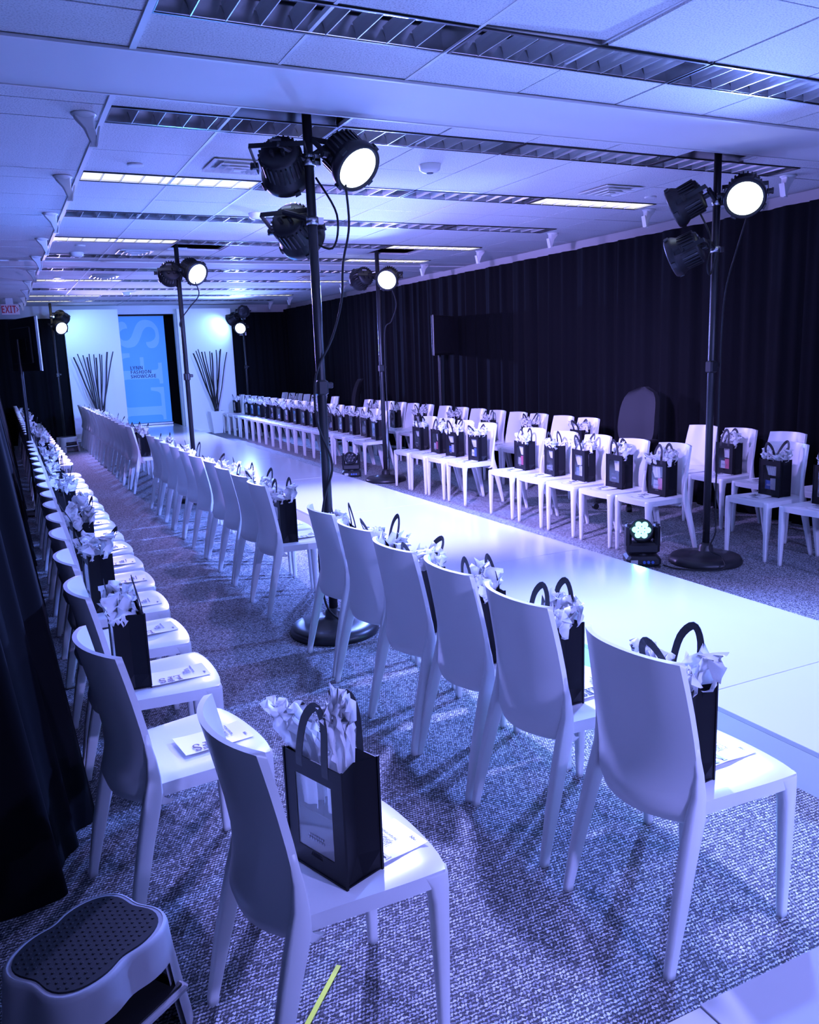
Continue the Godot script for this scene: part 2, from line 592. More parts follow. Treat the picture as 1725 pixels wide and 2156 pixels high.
# ---------------------------------------------------------------- chair
func make_chair() -> Node3D:
	# faces +x; origin on the floor in the middle of the four feet
	var o := thing("white_chair", "white moulded plastic chair", "chair")
	o.set_meta("kind_name", "white_chair")
	# backrest: curved shell, side edges forward of the middle, rounded foot
	var prof := [[0.372, -0.080, 0.178], [0.378, -0.098, 0.185], [0.392, -0.113, 0.190], [0.415, -0.122, 0.193], [0.445, -0.124, 0.194], [0.49, -0.127, 0.195], [0.55, -0.133, 0.194], [0.62, -0.144, 0.192], [0.69, -0.157, 0.189], [0.75, -0.169, 0.185], [0.81, -0.181, 0.181], [0.836, -0.187, 0.179]]
	var a := []
	var b := []
	var nu := 14
	for j in prof.size():
		var y: float = prof[j][0]
		var ra := []
		var rb := []
		var sag: float = [0.045, 0.068, 0.080, 0.081, 0.070, 0.057, 0.051, 0.050, 0.051, 0.052, 0.053, 0.054][j]
		for i in nu + 1:
			var u := -1.0 + 2.0 * i / nu
			var x: float = prof[j][1] - sag * (1.0 - pow(absf(u), 2.2))
			var p := Vector3(x, y - 0.006 * u * u * (1.0 if j > 9 else 0.0) - (0.012 * (1.0 - u * u) if j < 3 else 0.0), u * float(prof[j][2]))
			ra.append(p)
			var t := 0.013 + 0.006 * pow(absf(u), 4.0)
			rb.append(p + Vector3(t, t * (0.5 if j < 3 else 0.1), -u * 0.003))
		a.append(ra)
		b.append(rb)
	var st := S()
	slab(st, a, b)
	part("backrest", done(st), M.chair_white, o)
	# seat: dished top, curved front edge, rounded rim
	a = []
	b = []
	for j in 13:
		var s := j / 12.0
		var ra := []
		var rb := []
		for i in nu + 1:
			var u := -1.0 + 2.0 * i / nu
			var hw := lerpf(0.184, 0.203, smoothstep(0.0, 0.9, s))
			var xr := -0.118 - 0.055 * (1.0 - u * u)
			var xf := 0.240 + 0.016 * (1.0 - u * u)
			var corner := 0.012 * pow(absf(u), 6.0) * pow(s, 8.0)
			var x := lerpf(xr, xf - corner, s)
			var edge := maxf(pow(absf(u), 10.0), pow(s, 14.0))
			var y := 0.452 - 0.012 * (1.0 - u * u) * sin(PI * clampf(s * 1.05, 0, 1)) - 0.010 * edge
			ra.append(Vector3(x, y, u * hw))
			rb.append(Vector3(lerpf(x, 0.05, 0.03), y - 0.016 - 0.024 * maxf(pow(absf(u), 6.0), pow(s, 10.0)), u * hw * 0.985))
		a.append(ra)
		b.append(rb)
	st = S()
	slab(st, b, a)
	part("seat", done(st), M.chair_white, o)
	# legs
	for sz in [1.0, -1.0]:
		st = S()
		st.set_smooth_group(4)
		var rings := []
		for q in [[0.0, 0.222, 0.185, 0.0125, 0.0115], [0.02, 0.222, 0.185, 0.013, 0.012], [0.22, 0.221, 0.184, 0.0185, 0.0165], [0.36, 0.219, 0.183, 0.0225, 0.0195], [0.405, 0.214, 0.181, 0.028, 0.022], [0.428, 0.206, 0.178, 0.036, 0.025], [0.440, 0.200, 0.176, 0.040, 0.026]]:
			rings.append(rrect(Vector3(q[1], q[0], sz * q[2]), q[3], q[4], 0.55))
		loft(st, rings, true)
		part("leg", done(st), M.chair_white, o)
		st = S()
		st.set_smooth_group(4)
		rings = []
		for q in [[0.0, -0.224, 0.208, 0.014, 0.0115], [0.02, -0.222, 0.2075, 0.0145, 0.012], [0.18, -0.187, 0.201, 0.021, 0.0155], [0.30, -0.158, 0.194, 0.0235, 0.0165], [0.37, -0.139, 0.190, 0.026, 0.0165], [0.42, -0.126, 0.188, 0.026, 0.015], [0.47, -0.120, 0.1895, 0.019, 0.011], [0.53, -0.122, 0.189, 0.013, 0.008], [0.60, -0.132, 0.1865, 0.008, 0.005]]:
			rings.append(rrect(Vector3(q[1], q[0], sz * q[2]), q[3], q[4], 0.55))
		loft(st, rings, true)
		part("leg", done(st), M.chair_white, o)
	return o

# ---------------------------------------------------------------- gift bag, tissue, leaflet
func make_bag(kind: int) -> Node3D:
	# broad face towards +x; origin at the middle of the base
	var o := thing("gift_bag", "black fabric gift bag", "gift bag")
	o.set_meta("kind_name", "gift_bag")
	var W := 0.2; var D := 0.105; var H := 0.275
	for s in [1.0, -1.0]:
		var st := S()
		var x: float = s * D / 2
		var t := 0.003
		box(st, Vector3(x, 0.025, 0), Vector3(t, 0.05, W))
		box(st, Vector3(x, 0.252, 0), Vector3(t, 0.046, W))
		box(st, Vector3(x, 0.1395, -0.081), Vector3(t, 0.179, 0.038))
		box(st, Vector3(x, 0.1395, 0.081), Vector3(t, 0.179, 0.038))
		# stitched piping down the edges
		for q in [-1.0, 1.0]:
			box(st, Vector3(x + s * 0.001, H / 2, q * W / 2), Vector3(0.006, H + 0.006, 0.005))
		box(st, Vector3(x + s * 0.001, 0.002, 0), Vector3(0.006, 0.005, W))
		part("face_panel", done(st), M.bag_black, o)
		part("window", boxmesh(Vector3(0.0012, 0.180, 0.125)), M.clear_film, o, Vector3(x, 0.1395, 0))
		st = S()
		# gusset folds inwards
		var zc: float = s * W / 2
		var zi: float = s * (W / 2 - 0.022)
		var g := []
		for y in [0.0, 0.05, 0.16, H]:
			var f: float = 0.25 if y == 0.0 else 1.0
			g.append([Vector3(-D / 2, y, zc), Vector3(0, y, lerpf(zc, zi, f)), Vector3(D / 2, y, zc)])
		patch(st, g, s < 0)
		part("gusset", done(st), M.bag_black, o)
		# handle
		st = S()
		var lean := [0.03, -0.02, 0.055, 0.01][(kind + (0 if s > 0 else 2)) % 4] as float
		var top := [0.125, 0.115, 0.10, 0.12][kind] as float
		var pts := spline([Vector3(x, H - 0.04, -0.045), Vector3(x, H + 0.01, -0.044), Vector3(x + s * lean * 0.6, H + top * 0.7, -0.034), Vector3(x + s * lean, H + top, 0.0), Vector3(x + s * lean * 0.7, H + top * 0.72, 0.03), Vector3(x, H + 0.01, 0.044), Vector3(x, H - 0.04, 0.045)], 4)
		var rings := []
		for i in pts.size():
			var d: Vector3 = (pts[mini(i + 1, pts.size() - 1)] - pts[maxi(i - 1, 0)]).normalized()
			var w := d.cross(Vector3(1, 0, 0)).normalized() * 0.011
			var nn := Vector3(0.001, 0, 0)
			rings.append([pts[i] + w + nn, pts[i] - w + nn, pts[i] - w - nn, pts[i] + w - nn])
		loft(st, rings, true)
		part("handle", done(st), M.strap_black, o)
	part("base", boxmesh(Vector3(D, 0.004, W)), M.bag_black, o, Vector3(0, 0.003, 0))
	# what shows through the clear window
	var cards := [[M.card_grey, M.card_blue], [M.card_red, M.card_grey], [M.card_blue, M.paper], [M.bag_black, M.bag_black]]
	part("insert", boxmesh(Vector3(0.004, 0.12, 0.05)), cards[kind][0], o, Vector3(0.042, 0.075, -0.028), Vector3(0.06, 0, 0))
	part("insert", boxmesh(Vector3(0.004, 0.09, 0.06)), cards[kind][1], o, Vector3(0.036, 0.07, 0.026), Vector3(-0.04, 0, 0))
	part("insert", boxmesh(Vector3(0.004, 0.135, 0.125)), M.bag_black, o, Vector3(-0.045, 0.075, 0.0))
	# small printed lines on the clear film
	var st2 := S()
	for q in [[0.088, 0.052], [0.080, 0.06], [0.045, 0.036], [0.039, 0.042]]:
		for i in 7:
			for s in [1.0, -1.0]:
				box(st2, Vector3(s * (D / 2 + 0.0012), q[0], (i - 3) * float(q[1]) / 7.0), Vector3(0.0006, 0.0055, float(q[1]) / 10.0))
	part("printed_lettering", done(st2), M.print_light, o)
	return o

func make_tissue(kind: int) -> Node3D:
	var o := thing("tissue_paper", "crumpled white tissue paper", "tissue paper")
	o.set_meta("kind_name", "tissue_paper")
	var r := RandomNumberGenerator.new()
	r.seed = 40 + kind
	var n := FastNoiseLite.new()
	n.seed = 7 + kind
	n.frequency = 0.3
	n.fractal_octaves = 2
	var sheets := 6
	for k in sheets:
		var side := -1.0 + 2.0 * k / (sheets - 1)
		var tall := r.randf_range(0.045, 0.10)
		if kind == 3 and k in [1, 4]:
			tall = 0.17
		var foldx := r.randf_range(-0.05, 0.05)
		var g := []
		for j in 15:
			var v := j / 14.0
			var row := []
			for i in 13:
				var u := -1.0 + i / 6.0
				var w := (0.040 + 0.05 * v) * (1.0 if v < 0.85 else 0.85)
				var z := clampf(side * 0.05 * (1.0 + v * 0.55) + u * w * 0.7, -0.115, 0.115)
				var x := foldx * (0.4 + v) + 0.016 * sin(u * 6.0 + k) * (0.3 + v)
				var y := -0.13 + (0.13 + tall * (1.0 - 0.35 * absf(u) * v)) * v
				if kind == 3:      # one loose sheet flopping over the end, one twisted upright
					if k < 3:
						z = -0.04 - v * v * 0.11 + u * (0.03 + 0.03 * v)
						x = -0.01 + (k - 1) * 0.022 + 0.01 * sin(u * 4.0)
						y = -0.13 + v * 0.25 - v * v * v * 0.05
					else:
						z = 0.035 + u * 0.035 * (1.15 - 0.75 * v) + (k - 4) * 0.012 * v
						x = (k - 4) * 0.02 + 0.01 * sin(u * 5.0)
						y = -0.13 + v * (0.29 - 0.03 * absf(k - 4.0))
				var q := Vector3(u * 9.0, v * 11.0, k * 13.0)
				var wob := Vector3(n.get_noise_3dv(q), n.get_noise_3dv(q + Vector3(0, 0, 40)), n.get_noise_3dv(q + Vector3(0, 0, 80))) * (0.042 if kind != 3 else 0.03) * smoothstep(0.35, 1.0, v)
				wob += Vector3(n.get_noise_3dv(q * 2.7), n.get_noise_3dv(q * 2.7 + Vector3(0, 0, 40)), n.get_noise_3dv(q * 2.7 + Vector3(0, 0, 80))) * 0.014 * smoothstep(0.3, 0.8, v)
				var p := Vector3(x, y, z) + wob
				if v < 0.55:
					p.x = clampf(p.x, -0.035, 0.035)
					p.z = clampf(p.z, -0.072, 0.072)
				row.append(p)
			g.append(row)
		var st := S()
		st.set_smooth_group(1)
		patch(st, g)
		part("sheet", done(st), M.tissue, o)
	return o

func make_page() -> Node3D:
	# leaflet lying flat; page top towards -x, text reads along -z
	var o := thing("leaflet", "white printed show leaflet", "leaflet")
	o.set_meta("kind_name", "leaflet")
	var st := S()
	var g := []
	var gb := []
	for j in 7:
		var x := -0.108 + 0.036 * j
		var row := []
		var low := []
		for i in 5:
			var z := -0.068 + 0.034 * i
			var y := 0.002 + 0.004 * pow(absf(x) / 0.108, 3.0) + (0.005 if i == 4 else 0.0) * (1.0 - absf(x) / 0.108)
			row.append(Vector3(x, y, z))
			low.append(Vector3(x, y - 0.0012, z))
		g.append(row)
		gb.append(low)
	slab(st, gb, g)
	part("sheet", done(st), M.paper, o)
	var flat := Vector3(-PI / 2, 0, 0)
	var b := Basis(Vector3(0, 0, -1), Vector3(-1, 0, 0), Vector3(0, 1, 0))      # text right = -z, up = -x
	var lfs := part("lettering", text("LFS", 0.062, "Droid Serif", 700), M.ink, o)
	lfs.transform = Transform3D(Basis(Vector3(-1, 0, 0), Vector3(0, 0, 1), Vector3(0, 1, 0)), Vector3(-0.035, 0.0068, 0.036))
	lfs.scale = Vector3(0.72, 1.0, 1.0)
	var y := 0.018
	for q in [["LYNN", 0.011, 0.024], ["FASHION", 0.011, 0.034], ["SHOWCASE", 0.011, 0.044], ["The Faces of Fashion", 0.008, 0.058], ["LYNN", 0.012, 0.093]]:
		var t := text(q[0], q[1])
		t.horizontal_alignment = HORIZONTAL_ALIGNMENT_LEFT
		part("lettering", t, M.ink_grey, o).transform = Transform3D(b, Vector3(q[2], 0.0052, 0.012 if q[2] < 0.09 else 0.05))
	return o

# ---------------------------------------------------------------- seating
var bag_count := 0
var landmarks := {
	"1.59_-1.62": "chair at the cross-stage end of its row",
	"1.58_-3.97": "chair just before the pole nearer the step stool",
	"1.59_-3.97": "chair just before the pole nearer the step stool",
	"0.36_-3.07": "chair second from the step stool",
	"5.13_-4.37": "chair set back by glowing moving light",
	"5.13_-3.88": "chair set back past glowing moving light",
	"4.50_-4.90": "chair directly behind the glowing moving light",
	"4.49_-9.00": "chair just before the dark moving light",
	"4.55_-10.50": "chair just past the dark moving light",
	"5.72_-5.80": "back-row chair before the rounded-back office chair",
	"5.57_-7.32": "back-row chair past the rounded-back office chair",
	"5.57_-13.40": "back-row chair just before the edge-on office chair",
	"5.60_-15.10": "back-row chair just past the edge-on office chair",
}
func seat(x: float, z: float, turn: float, row_label: String, group: String, bag: bool, near := false, page := true) -> void:
	var key := "%.2f_%.2f" % [x, z]
	if landmarks.has(key):
		row_label = landmarks[key]
	var label := "white " + row_label + (" with a gift bag" if bag else " without a bag")
	dup(chair0, Vector3(x, 0, z), turn, label, group)
	var b := Basis(Vector3.UP, turn)
	if bag:
		var k: int = [0, 3, 1, 2, 0, 1, 3][bag_count % 7]
		bag_count += 1
		var p := Vector3(x, 0.446, z) + b * Vector3(-0.045 + rng.randf_range(-0.012, 0.012), 0, rng.randf_range(-0.025, 0.025))
		var yaw := turn + rng.randf_range(-0.14, 0.14)
		var bn := dup(bag_kinds[k], p, yaw, "black gift bag with clear window on " + row_label, "gift bags, " + group)
		var tz := dup(tissue_kinds[bag_count % 3], p + Vector3(0, 0.275, 0), yaw + (PI if bag_count % 2 == 0 else 0.0), "white tissue paper in bag on " + row_label, "tissue paper, " + group)
		tz.scale = Vector3.ONE * rng.randf_range(0.9, 1.12)
	if page:
		var q := Vector3(x, 0.4455, z) + b * Vector3(0.115, 0, rng.randf_range(-0.05, 0.05))
		dup(page0, q, turn + rng.randf_range(-0.16, 0.16), "white printed leaflet on " + row_label, "leaflets, " + group)

func build_seating() -> void:
	chair0 = make_chair()
	for k in 4:
		bag_kinds.append(make_bag(k))
	for k in 4:
		tissue_kinds.append(make_tissue(k))
	page0 = make_page()
	# row at the catwalk edge on the exit-sign side
	var lab := "chair in catwalk-edge row on exit-sign side"
	var grp := "catwalk-edge row, exit-sign side"
	var i := 0
	for z in [-1.62, -2.165, -2.607, -3.035, -3.5, -3.968]:
		seat(1.59 + [0.0, 0.0, -0.005, -0.03, -0.01, 0.0][i], z, rng.randf_range(-0.04, 0.04), lab, grp, true)
		i += 1
	for k in 10:
		if k == 0 or k == 9:
			lab = "chair just past the pole nearer the step stool" if k == 0 else "chair just before the halfway pole, exit-sign side"
		else:
			lab = "chair in catwalk-edge row on exit-sign side"
		seat(1.59 + rng.randf_range(-0.015, 0.015), -5.09 - 0.463 * k, rng.randf_range(-0.03, 0.03), lab, grp, k != 5 and k != 8)
	for k in 15:
		lab = "chair just past the halfway pole, exit-sign side" if k == 0 else "chair in catwalk-edge row on exit-sign side"
		seat(1.57 + rng.randf_range(-0.015, 0.015), -10.9 - 0.455 * k, rng.randf_range(-0.03, 0.03), lab, grp, k in [0, 1, 3, 5, 6, 8, 9, 11, 13])
	# row in front of the drapes on the exit-sign side
	lab = "chair in drape-side row under exit sign"
	grp = "back row, exit-sign side"
	i = 0
	for q in [[0.36, -3.07, true], [0.355, -3.6, false], [0.365, -4.13, true], [0.375, -4.6, false], [0.38, -5.05, true], [0.385, -5.5, true], [0.385, -5.95, false], [0.39, -6.4, true], [0.395, -6.85, true], [0.4, -7.3, false], [0.4, -7.75, true], [0.41, -8.2, false], [0.41, -8.65, true], [0.415, -9.1, false], [0.42, -9.55, true]]:
		seat(q[0], q[1], rng.randf_range(0.0, 0.07), lab, grp, q[2])
	for k in 18:
		seat(0.43, -10.75 - 0.445 * k, rng.randf_range(-0.03, 0.03), lab, grp, k in [0, 2, 4, 7, 11, 14])
	# catwalk-edge row on the office-chair side
	lab = "chair in catwalk-edge row on office-chair side"
	grp = "catwalk-edge row, office-chair side"
	seat(5.13, -3.88, PI + 0.03, lab, grp, true)
	seat(5.13, -4.37, PI - 0.02, lab, grp, true)
	seat(4.50, -4.90, PI - 0.05, lab, grp, true)
	for z in [-5.34, -5.81, -6.28, -6.78, -7.66, -8.13, -8.57, -9.0]:
		seat(4.485, z, PI + rng.randf_range(-0.03, 0.03), lab, grp, true)
	seat(4.55, -10.5, PI, lab, grp, true)
	for z in [-11.0, -11.47, -11.95, -12.4, -12.84, -13.28, -13.72, -14.16, -14.61, -15.06, -15.51, -15.96, -16.42, -16.9, -17.38, -17.86]:
		seat(4.63, z, PI + rng.randf_range(-0.03, 0.03), lab, grp, z > -17.6)
	# row behind it
	lab = "chair in back row on office-chair side"
	grp = "back row, office-chair side"
	i = 0
	for z in [-4.33, -4.86, -5.36, -5.80]:
		seat(5.72, z, PI + rng.randf_range(-0.03, 0.03), lab, grp, i == 2)
		i += 1
	i = 0
	for z in [-7.32, -7.77, -8.26, -8.70, -9.18, -9.66, -10.12, -10.6, -11.15, -11.64, -12.08, -12.52, -12.95, -13.4]:
		seat(5.57, z, PI + rng.randf_range(-0.03, 0.03), lab, grp, i % 2 == 0)
		i += 1
	for z in [-15.1, -15.75, -16.25, -16.75, -17.25, -17.75, -18.25]:
		seat(5.6, z, PI, lab, grp, z in [-15.75, -17.25])
	# the two singled-out chairs nearest the step stool
	dup(chair0, Vector3(0.345, 0, -2.44), 0.17, "white chair between step stool and drape hem, holding a leaflet and no bag", "")
	dup(page0, Vector3(0.47, 0.4455, -2.44), 0.12, "white leaflet lettered LFS on the chair between step stool and drape hem", "")
	# chair standing apart: moves the first chair and the first bag itself
	chair0.position = Vector3(0.545, 0, -1.70)
	chair0.rotation.y = 0.07
	chair0.set_meta("label", "white chair standing apart beside the lime tape, gift bag on its seat")
	var b: Node3D = bag_kinds[3]
	b.position = Vector3(0.575, 0.447, -1.655)
	b.rotation.y = 0.345
	b.set_meta("label", "black gift bag with clear window on the chair beside the lime tape")
	var t: Node3D = tissue_kinds[3]
	t.position = b.position + Vector3(0, 0.275, 0)
	t.rotation.y = 0.345
	t.set_meta("label", "tall crumpled tissue paper in the gift bag beside the lime tape")
	page0.position = Vector3(0.675, 0.4455, -1.66)
	page0.rotation.y = 0.2
	page0.set_meta("label", "white leaflet under the gift bag on the chair beside the lime tape")
	# unused makings of the other bags are put to use on the catwalk-edge row's far end
	var spare := [[4.63, -18.35], [1.57, -17.72], [0.43, -18.77]]
	for k in 3:
		var turn := PI if k == 0 else 0.0
		dup(chair0, Vector3(spare[k][0], 0, spare[k][1]), turn, "white chair at the end of its row by the white panels", "row-end chairs by the panels")
		bag_kinds[k].position = Vector3(spare[k][0] + (0.045 if k == 0 else -0.045), 0.446, spare[k][1])
		bag_kinds[k].rotation.y = turn
		tag(bag_kinds[k], "black gift bag on the last chair of its row by the white panels", "gift bag", "row-end gift bags by the panels")
		tissue_kinds[k].position = bag_kinds[k].position + Vector3(0, 0.275, 0)
		tag(tissue_kinds[k], "crumpled white tissue in gift bag on the last chair by the white panels", "tissue paper", "row-end tissue by the panels")

# ---------------------------------------------------------------- stage lighting
func light_stand(at: Vector3, top: float, label: String) -> void:
	var o := thing("light_stand", label, "light stand", at)
	var st := S()
	st.set_smooth_group(1)
	lathe(st, [Vector2(0.255, 0.0), Vector2(0.262, 0.012), Vector2(0.258, 0.03), Vector2(0.245, 0.05), Vector2(0.2, 0.058), Vector2(0.125, 0.062), Vector2(0.115, 0.072), Vector2(0.06, 0.085), Vector2(0.052, 0.095), Vector2(0.05, 0.13), Vector2(0.034, 0.145), Vector2(0.026, 0.15)], 40)
	part("base", done(st), M.black_metal, o)
	st = S()
	st.set_smooth_group(1)
	lathe(st, [Vector2(0.026, 0.12), Vector2(0.026, 1.42), Vector2(0.0255, 1.43), Vector2(0.0255, top)], 18)
	part("pole", done(st), M.black_metal, o)
	st = S()
	cbox(st, Vector3(0, 1.43, 0), Vector3(0.068, 0.09, 0.068), 0.012)
	cbox(st, Vector3(0.05, 1.44, 0.0), Vector3(0.04, 0.035, 0.02), 0.006)
	part("collar", done(st), M.black_plastic, o)

var can_meshes := {}
func stage_can(pole: Vector3, y: float, at: Vector3, aim: Vector3, energy: float, col: Color, label: String, angle := 38.0, lit_face := true, scl := 1.0) -> void:
	# a round LED can: axis along local -z, lens at the front
	var o := thing("stage_light", label, "stage light", at)
	var d := (aim - at).normalized()
	o.basis = Basis.looking_at(d)
	if can_meshes.is_empty():
		var fwd := Basis(Vector3.RIGHT, -PI / 2)      # local y of the lathe -> -z
		var st := S()
		st.set_smooth_group(1)
		lathe(st, [Vector2(0.07, -0.105), Vector2(0.098, -0.1), Vector2(0.105, -0.085), Vector2(0.108, -0.02), Vector2(0.118, 0.03), Vector2(0.134, 0.055), Vector2(0.137, 0.07), Vector2(0.135, 0.1), Vector2(0.128, 0.108), Vector2(0.116, 0.108), Vector2(0.112, 0.095)], 32, Vector3.ZERO, fwd)
		can_meshes.body = done(st)
		st = S()
		for i in 26:
			var a := TAU * i / 26
			var bb := Basis(Vector3(0, 0, 1), a)
			box(st, bb * Vector3(0.110, 0, 0.03), Vector3(0.016, 0.009, 0.105), bb)
		can_meshes.fins = done(st)
		st = S()
		box(st, Vector3(0.139, 0, -0.085), Vector3(0.014, 0.034, 0.03))
		can_meshes.tab = done(st)
		st = S()
		st.set_smooth_group(1)
		lathe(st, [Vector2(0.112, 0.096), Vector2(0.09, 0.099), Vector2(0.04, 0.102), Vector2(0.001, 0.103)], 32, Vector3.ZERO, fwd)
		can_meshes.lens = done(st)
		st = S()
		for s in [-1.0, 1.0]:
			box(st, Vector3(s * 0.146, 0.0, 0.05), Vector3(0.005, 0.028, 0.2))
			tube(st, [Vector3(s * 0.135, 0, 0), Vector3(s * 0.175, 0, 0)], 0.018, 8)
			tube(st, [Vector3(s * 0.172, -0.02, 0), Vector3(s * 0.172, 0.02, 0)], 0.007, 6)
		box(st, Vector3(0, 0.0, 0.15), Vector3(0.297, 0.028, 0.005))
		can_meshes.yoke = done(st)
		st = S()
		box(st, Vector3(0.0, 0.03, 0.108), Vector3(0.07, 0.05, 0.012))
		tube(st, [Vector3(-0.03, -0.03, 0.10), Vector3(-0.03, -0.03, 0.14)], 0.012, 8)
		tube(st, [Vector3(0.03, -0.03, 0.10), Vector3(0.03, -0.03, 0.14)], 0.012, 8)
		can_meshes.back = done(st)
		st = S()
		box(st, Vector3(-0.02, 0.065, 0.108), Vector3(0.06, 0.018, 0.002))
		can_meshes.sticker = done(st)
	part("housing", can_meshes.body, M.black_plastic, o)
	part("cooling_fins", can_meshes.fins, M.black_metal, o)
	for i in 4:
		part("rim_tab", can_meshes.tab, M.black_plastic, o, Vector3.ZERO, Vector3(0, 0, TAU * i / 4 + 0.5))
	part("yoke", can_meshes.yoke, M.black_metal, o)
	part("connector_plate", can_meshes.back, M.black_plastic, o)
	part("sticker", can_meshes.sticker, M.print_light, o)
	part("lens", can_meshes.lens, M.lens_glow if energy > 0.0 else M.lens_dark, o)
	# clamp and arm reaching back to the pole
	var st := S()
	var inv := o.transform.affine_inverse()
	var clamp_at := Vector3(pole.x, y, pole.z)
	var p0: Vector3 = inv * clamp_at
	var p1 := Vector3(0, 0, 0.152)
	tube(st, [p0, p0.lerp(p1, 0.5) + Vector3(0, 0.004, 0), p1], 0.016, 8)
	part("arm", done(st), M.black_metal, o)
	st = S()
	var ub := o.transform.basis.inverse()
	st.set_smooth_group(1)
	lathe(st, [Vector2(0.027, -0.02), Vector2(0.034, -0.02), Vector2(0.034, 0.02), Vector2(0.027, 0.02)], 18, p0, ub, false)
	st.set_smooth_group(-1)
	box(st, p0 + ub * Vector3(0.042, 0, 0.01), Vector3(0.03, 0.034, 0.03), ub)
	part("clamp", done(st), M.steel, o)
	if scl != 1.0:
		o.scale = Vector3.ONE * scl
	if energy > 0.0:
		var l := SpotLight3D.new()
		l.name = "beam"
		l.light_color = col
		l.light_energy = energy * K
		l.spot_angle = angle
		l.spot_angle_attenuation = 0.8
		l.spot_range = 30.0
		l.spot_attenuation = 2.0
		l.light_size = 0.06
		l.shadow_enabled = true
		l.position = Vector3(0, 0, -0.125)
		o.add_child(l)

func cable(pts: Array, rad: float, label: String) -> void:
	var st := S()
	st.set_smooth_group(1)
	tube(st, spline(pts, 6), rad, 6)
	var o := part("power_cable", done(st), M.black_rubber, self)
	tag(o, label, "cable")

func moving_head(at: Vector3, turn: float, aim: Vector3, energy: float, label: String, glow: bool, col := Color(0.38, 0.88, 1.0)) -> void:
	var o := thing("moving_head_light", label, "moving light", at, turn)
	var st := S()
	cbox(st, Vector3(0, 0.045, 0), Vector3(0.25, 0.075, 0.2), 0.02)
	for q in [[-0.1, -0.07], [0.1, -0.07], [-0.1, 0.07], [0.1, 0.07]]:
		box(st, Vector3(q[0], 0.005, q[1]), Vector3(0.04, 0.012, 0.04))
	part("base", done(st), M.black_plastic, o)
	part("control_panel", boxmesh(Vector3(0.05, 0.03, 0.004)), M.card_grey, o, Vector3(-0.07, 0.045, 0.101))
	st = S()
	for x in [0.0, 0.03, 0.06]:
		tube(st, [Vector3(x, 0.045, 0.098), Vector3(x, 0.045, 0.112)], 0.011, 10)
	part("sockets", done(st), M.card_blue, o)
	st = S()
	cbox(st, Vector3(0, 0.135, 0), Vector3(0.24, 0.085, 0.13), 0.02)
	for s in [-1.0, 1.0]:
		cbox(st, Vector3(s * 0.102, 0.225, 0), Vector3(0.042, 0.18, 0.12), 0.02)
	tube(st, [Vector3(0, 0.08, 0), Vector3(0, 0.1, 0)], 0.05, 14)
	part("yoke", done(st), M.black_plastic, o)
	var hd := Node3D.new()
	hd.name = "head"
	o.add_child(hd)
	hd.position = Vector3(0, 0.25, 0)
	var d := (o.transform.basis.inverse() * (aim - (at + Vector3(0, 0.25, 0)))).normalized()
	hd.basis = Basis.looking_at(d)
	var fwd := Basis(Vector3.RIGHT, -PI / 2)
	st = S()
	st.set_smooth_group(1)
	lathe(st, [Vector2(0.05, -0.085), Vector2(0.075, -0.07), Vector2(0.08, 0.0), Vector2(0.083, 0.06), Vector2(0.083, 0.082), Vector2(0.076, 0.084), Vector2(0.074, 0.07)], 24, Vector3.ZERO, fwd)
	part("head_shell", done(st), M.black_plastic, hd)
	for i in 7:
		var c := Vector3.ZERO if i == 0 else Vector3(cos(TAU * i / 6) * 0.045, sin(TAU * i / 6) * 0.045, 0)
		st = S()
		lathe(st, [Vector2(0.023, 0.07), Vector2(0.02, 0.078), Vector2(0.001, 0.08)], 14, c, fwd)
		part("led_lens", done(st), M.cyan_glow if glow else M.lens_dark, hd)
	if energy > 0.0:
		var l := SpotLight3D.new()
		l.name = "beam"
		l.light_color = col
		l.light_energy = energy
		l.spot_angle = 50.0
		l.spot_angle_attenuation = 0.9
		l.spot_range = 20.0
		l.spot_attenuation = 2.0
		l.light_size = 0.05
		l.shadow_enabled = true
		l.position = Vector3(0, 0, -0.1)
		hd.add_child(l)

var LAV := lin(0.36, 0.29, 1.0)
var COOL := lin(0.27, 0.295, 1.0)
var PUR := lin(0.15, 0.255, 1.0)
var VIO := lin(0.15, 0.22, 1.0)
var BLU := lin(0.18, 0.40, 1.0)
const K := 5.6      # lamp strength

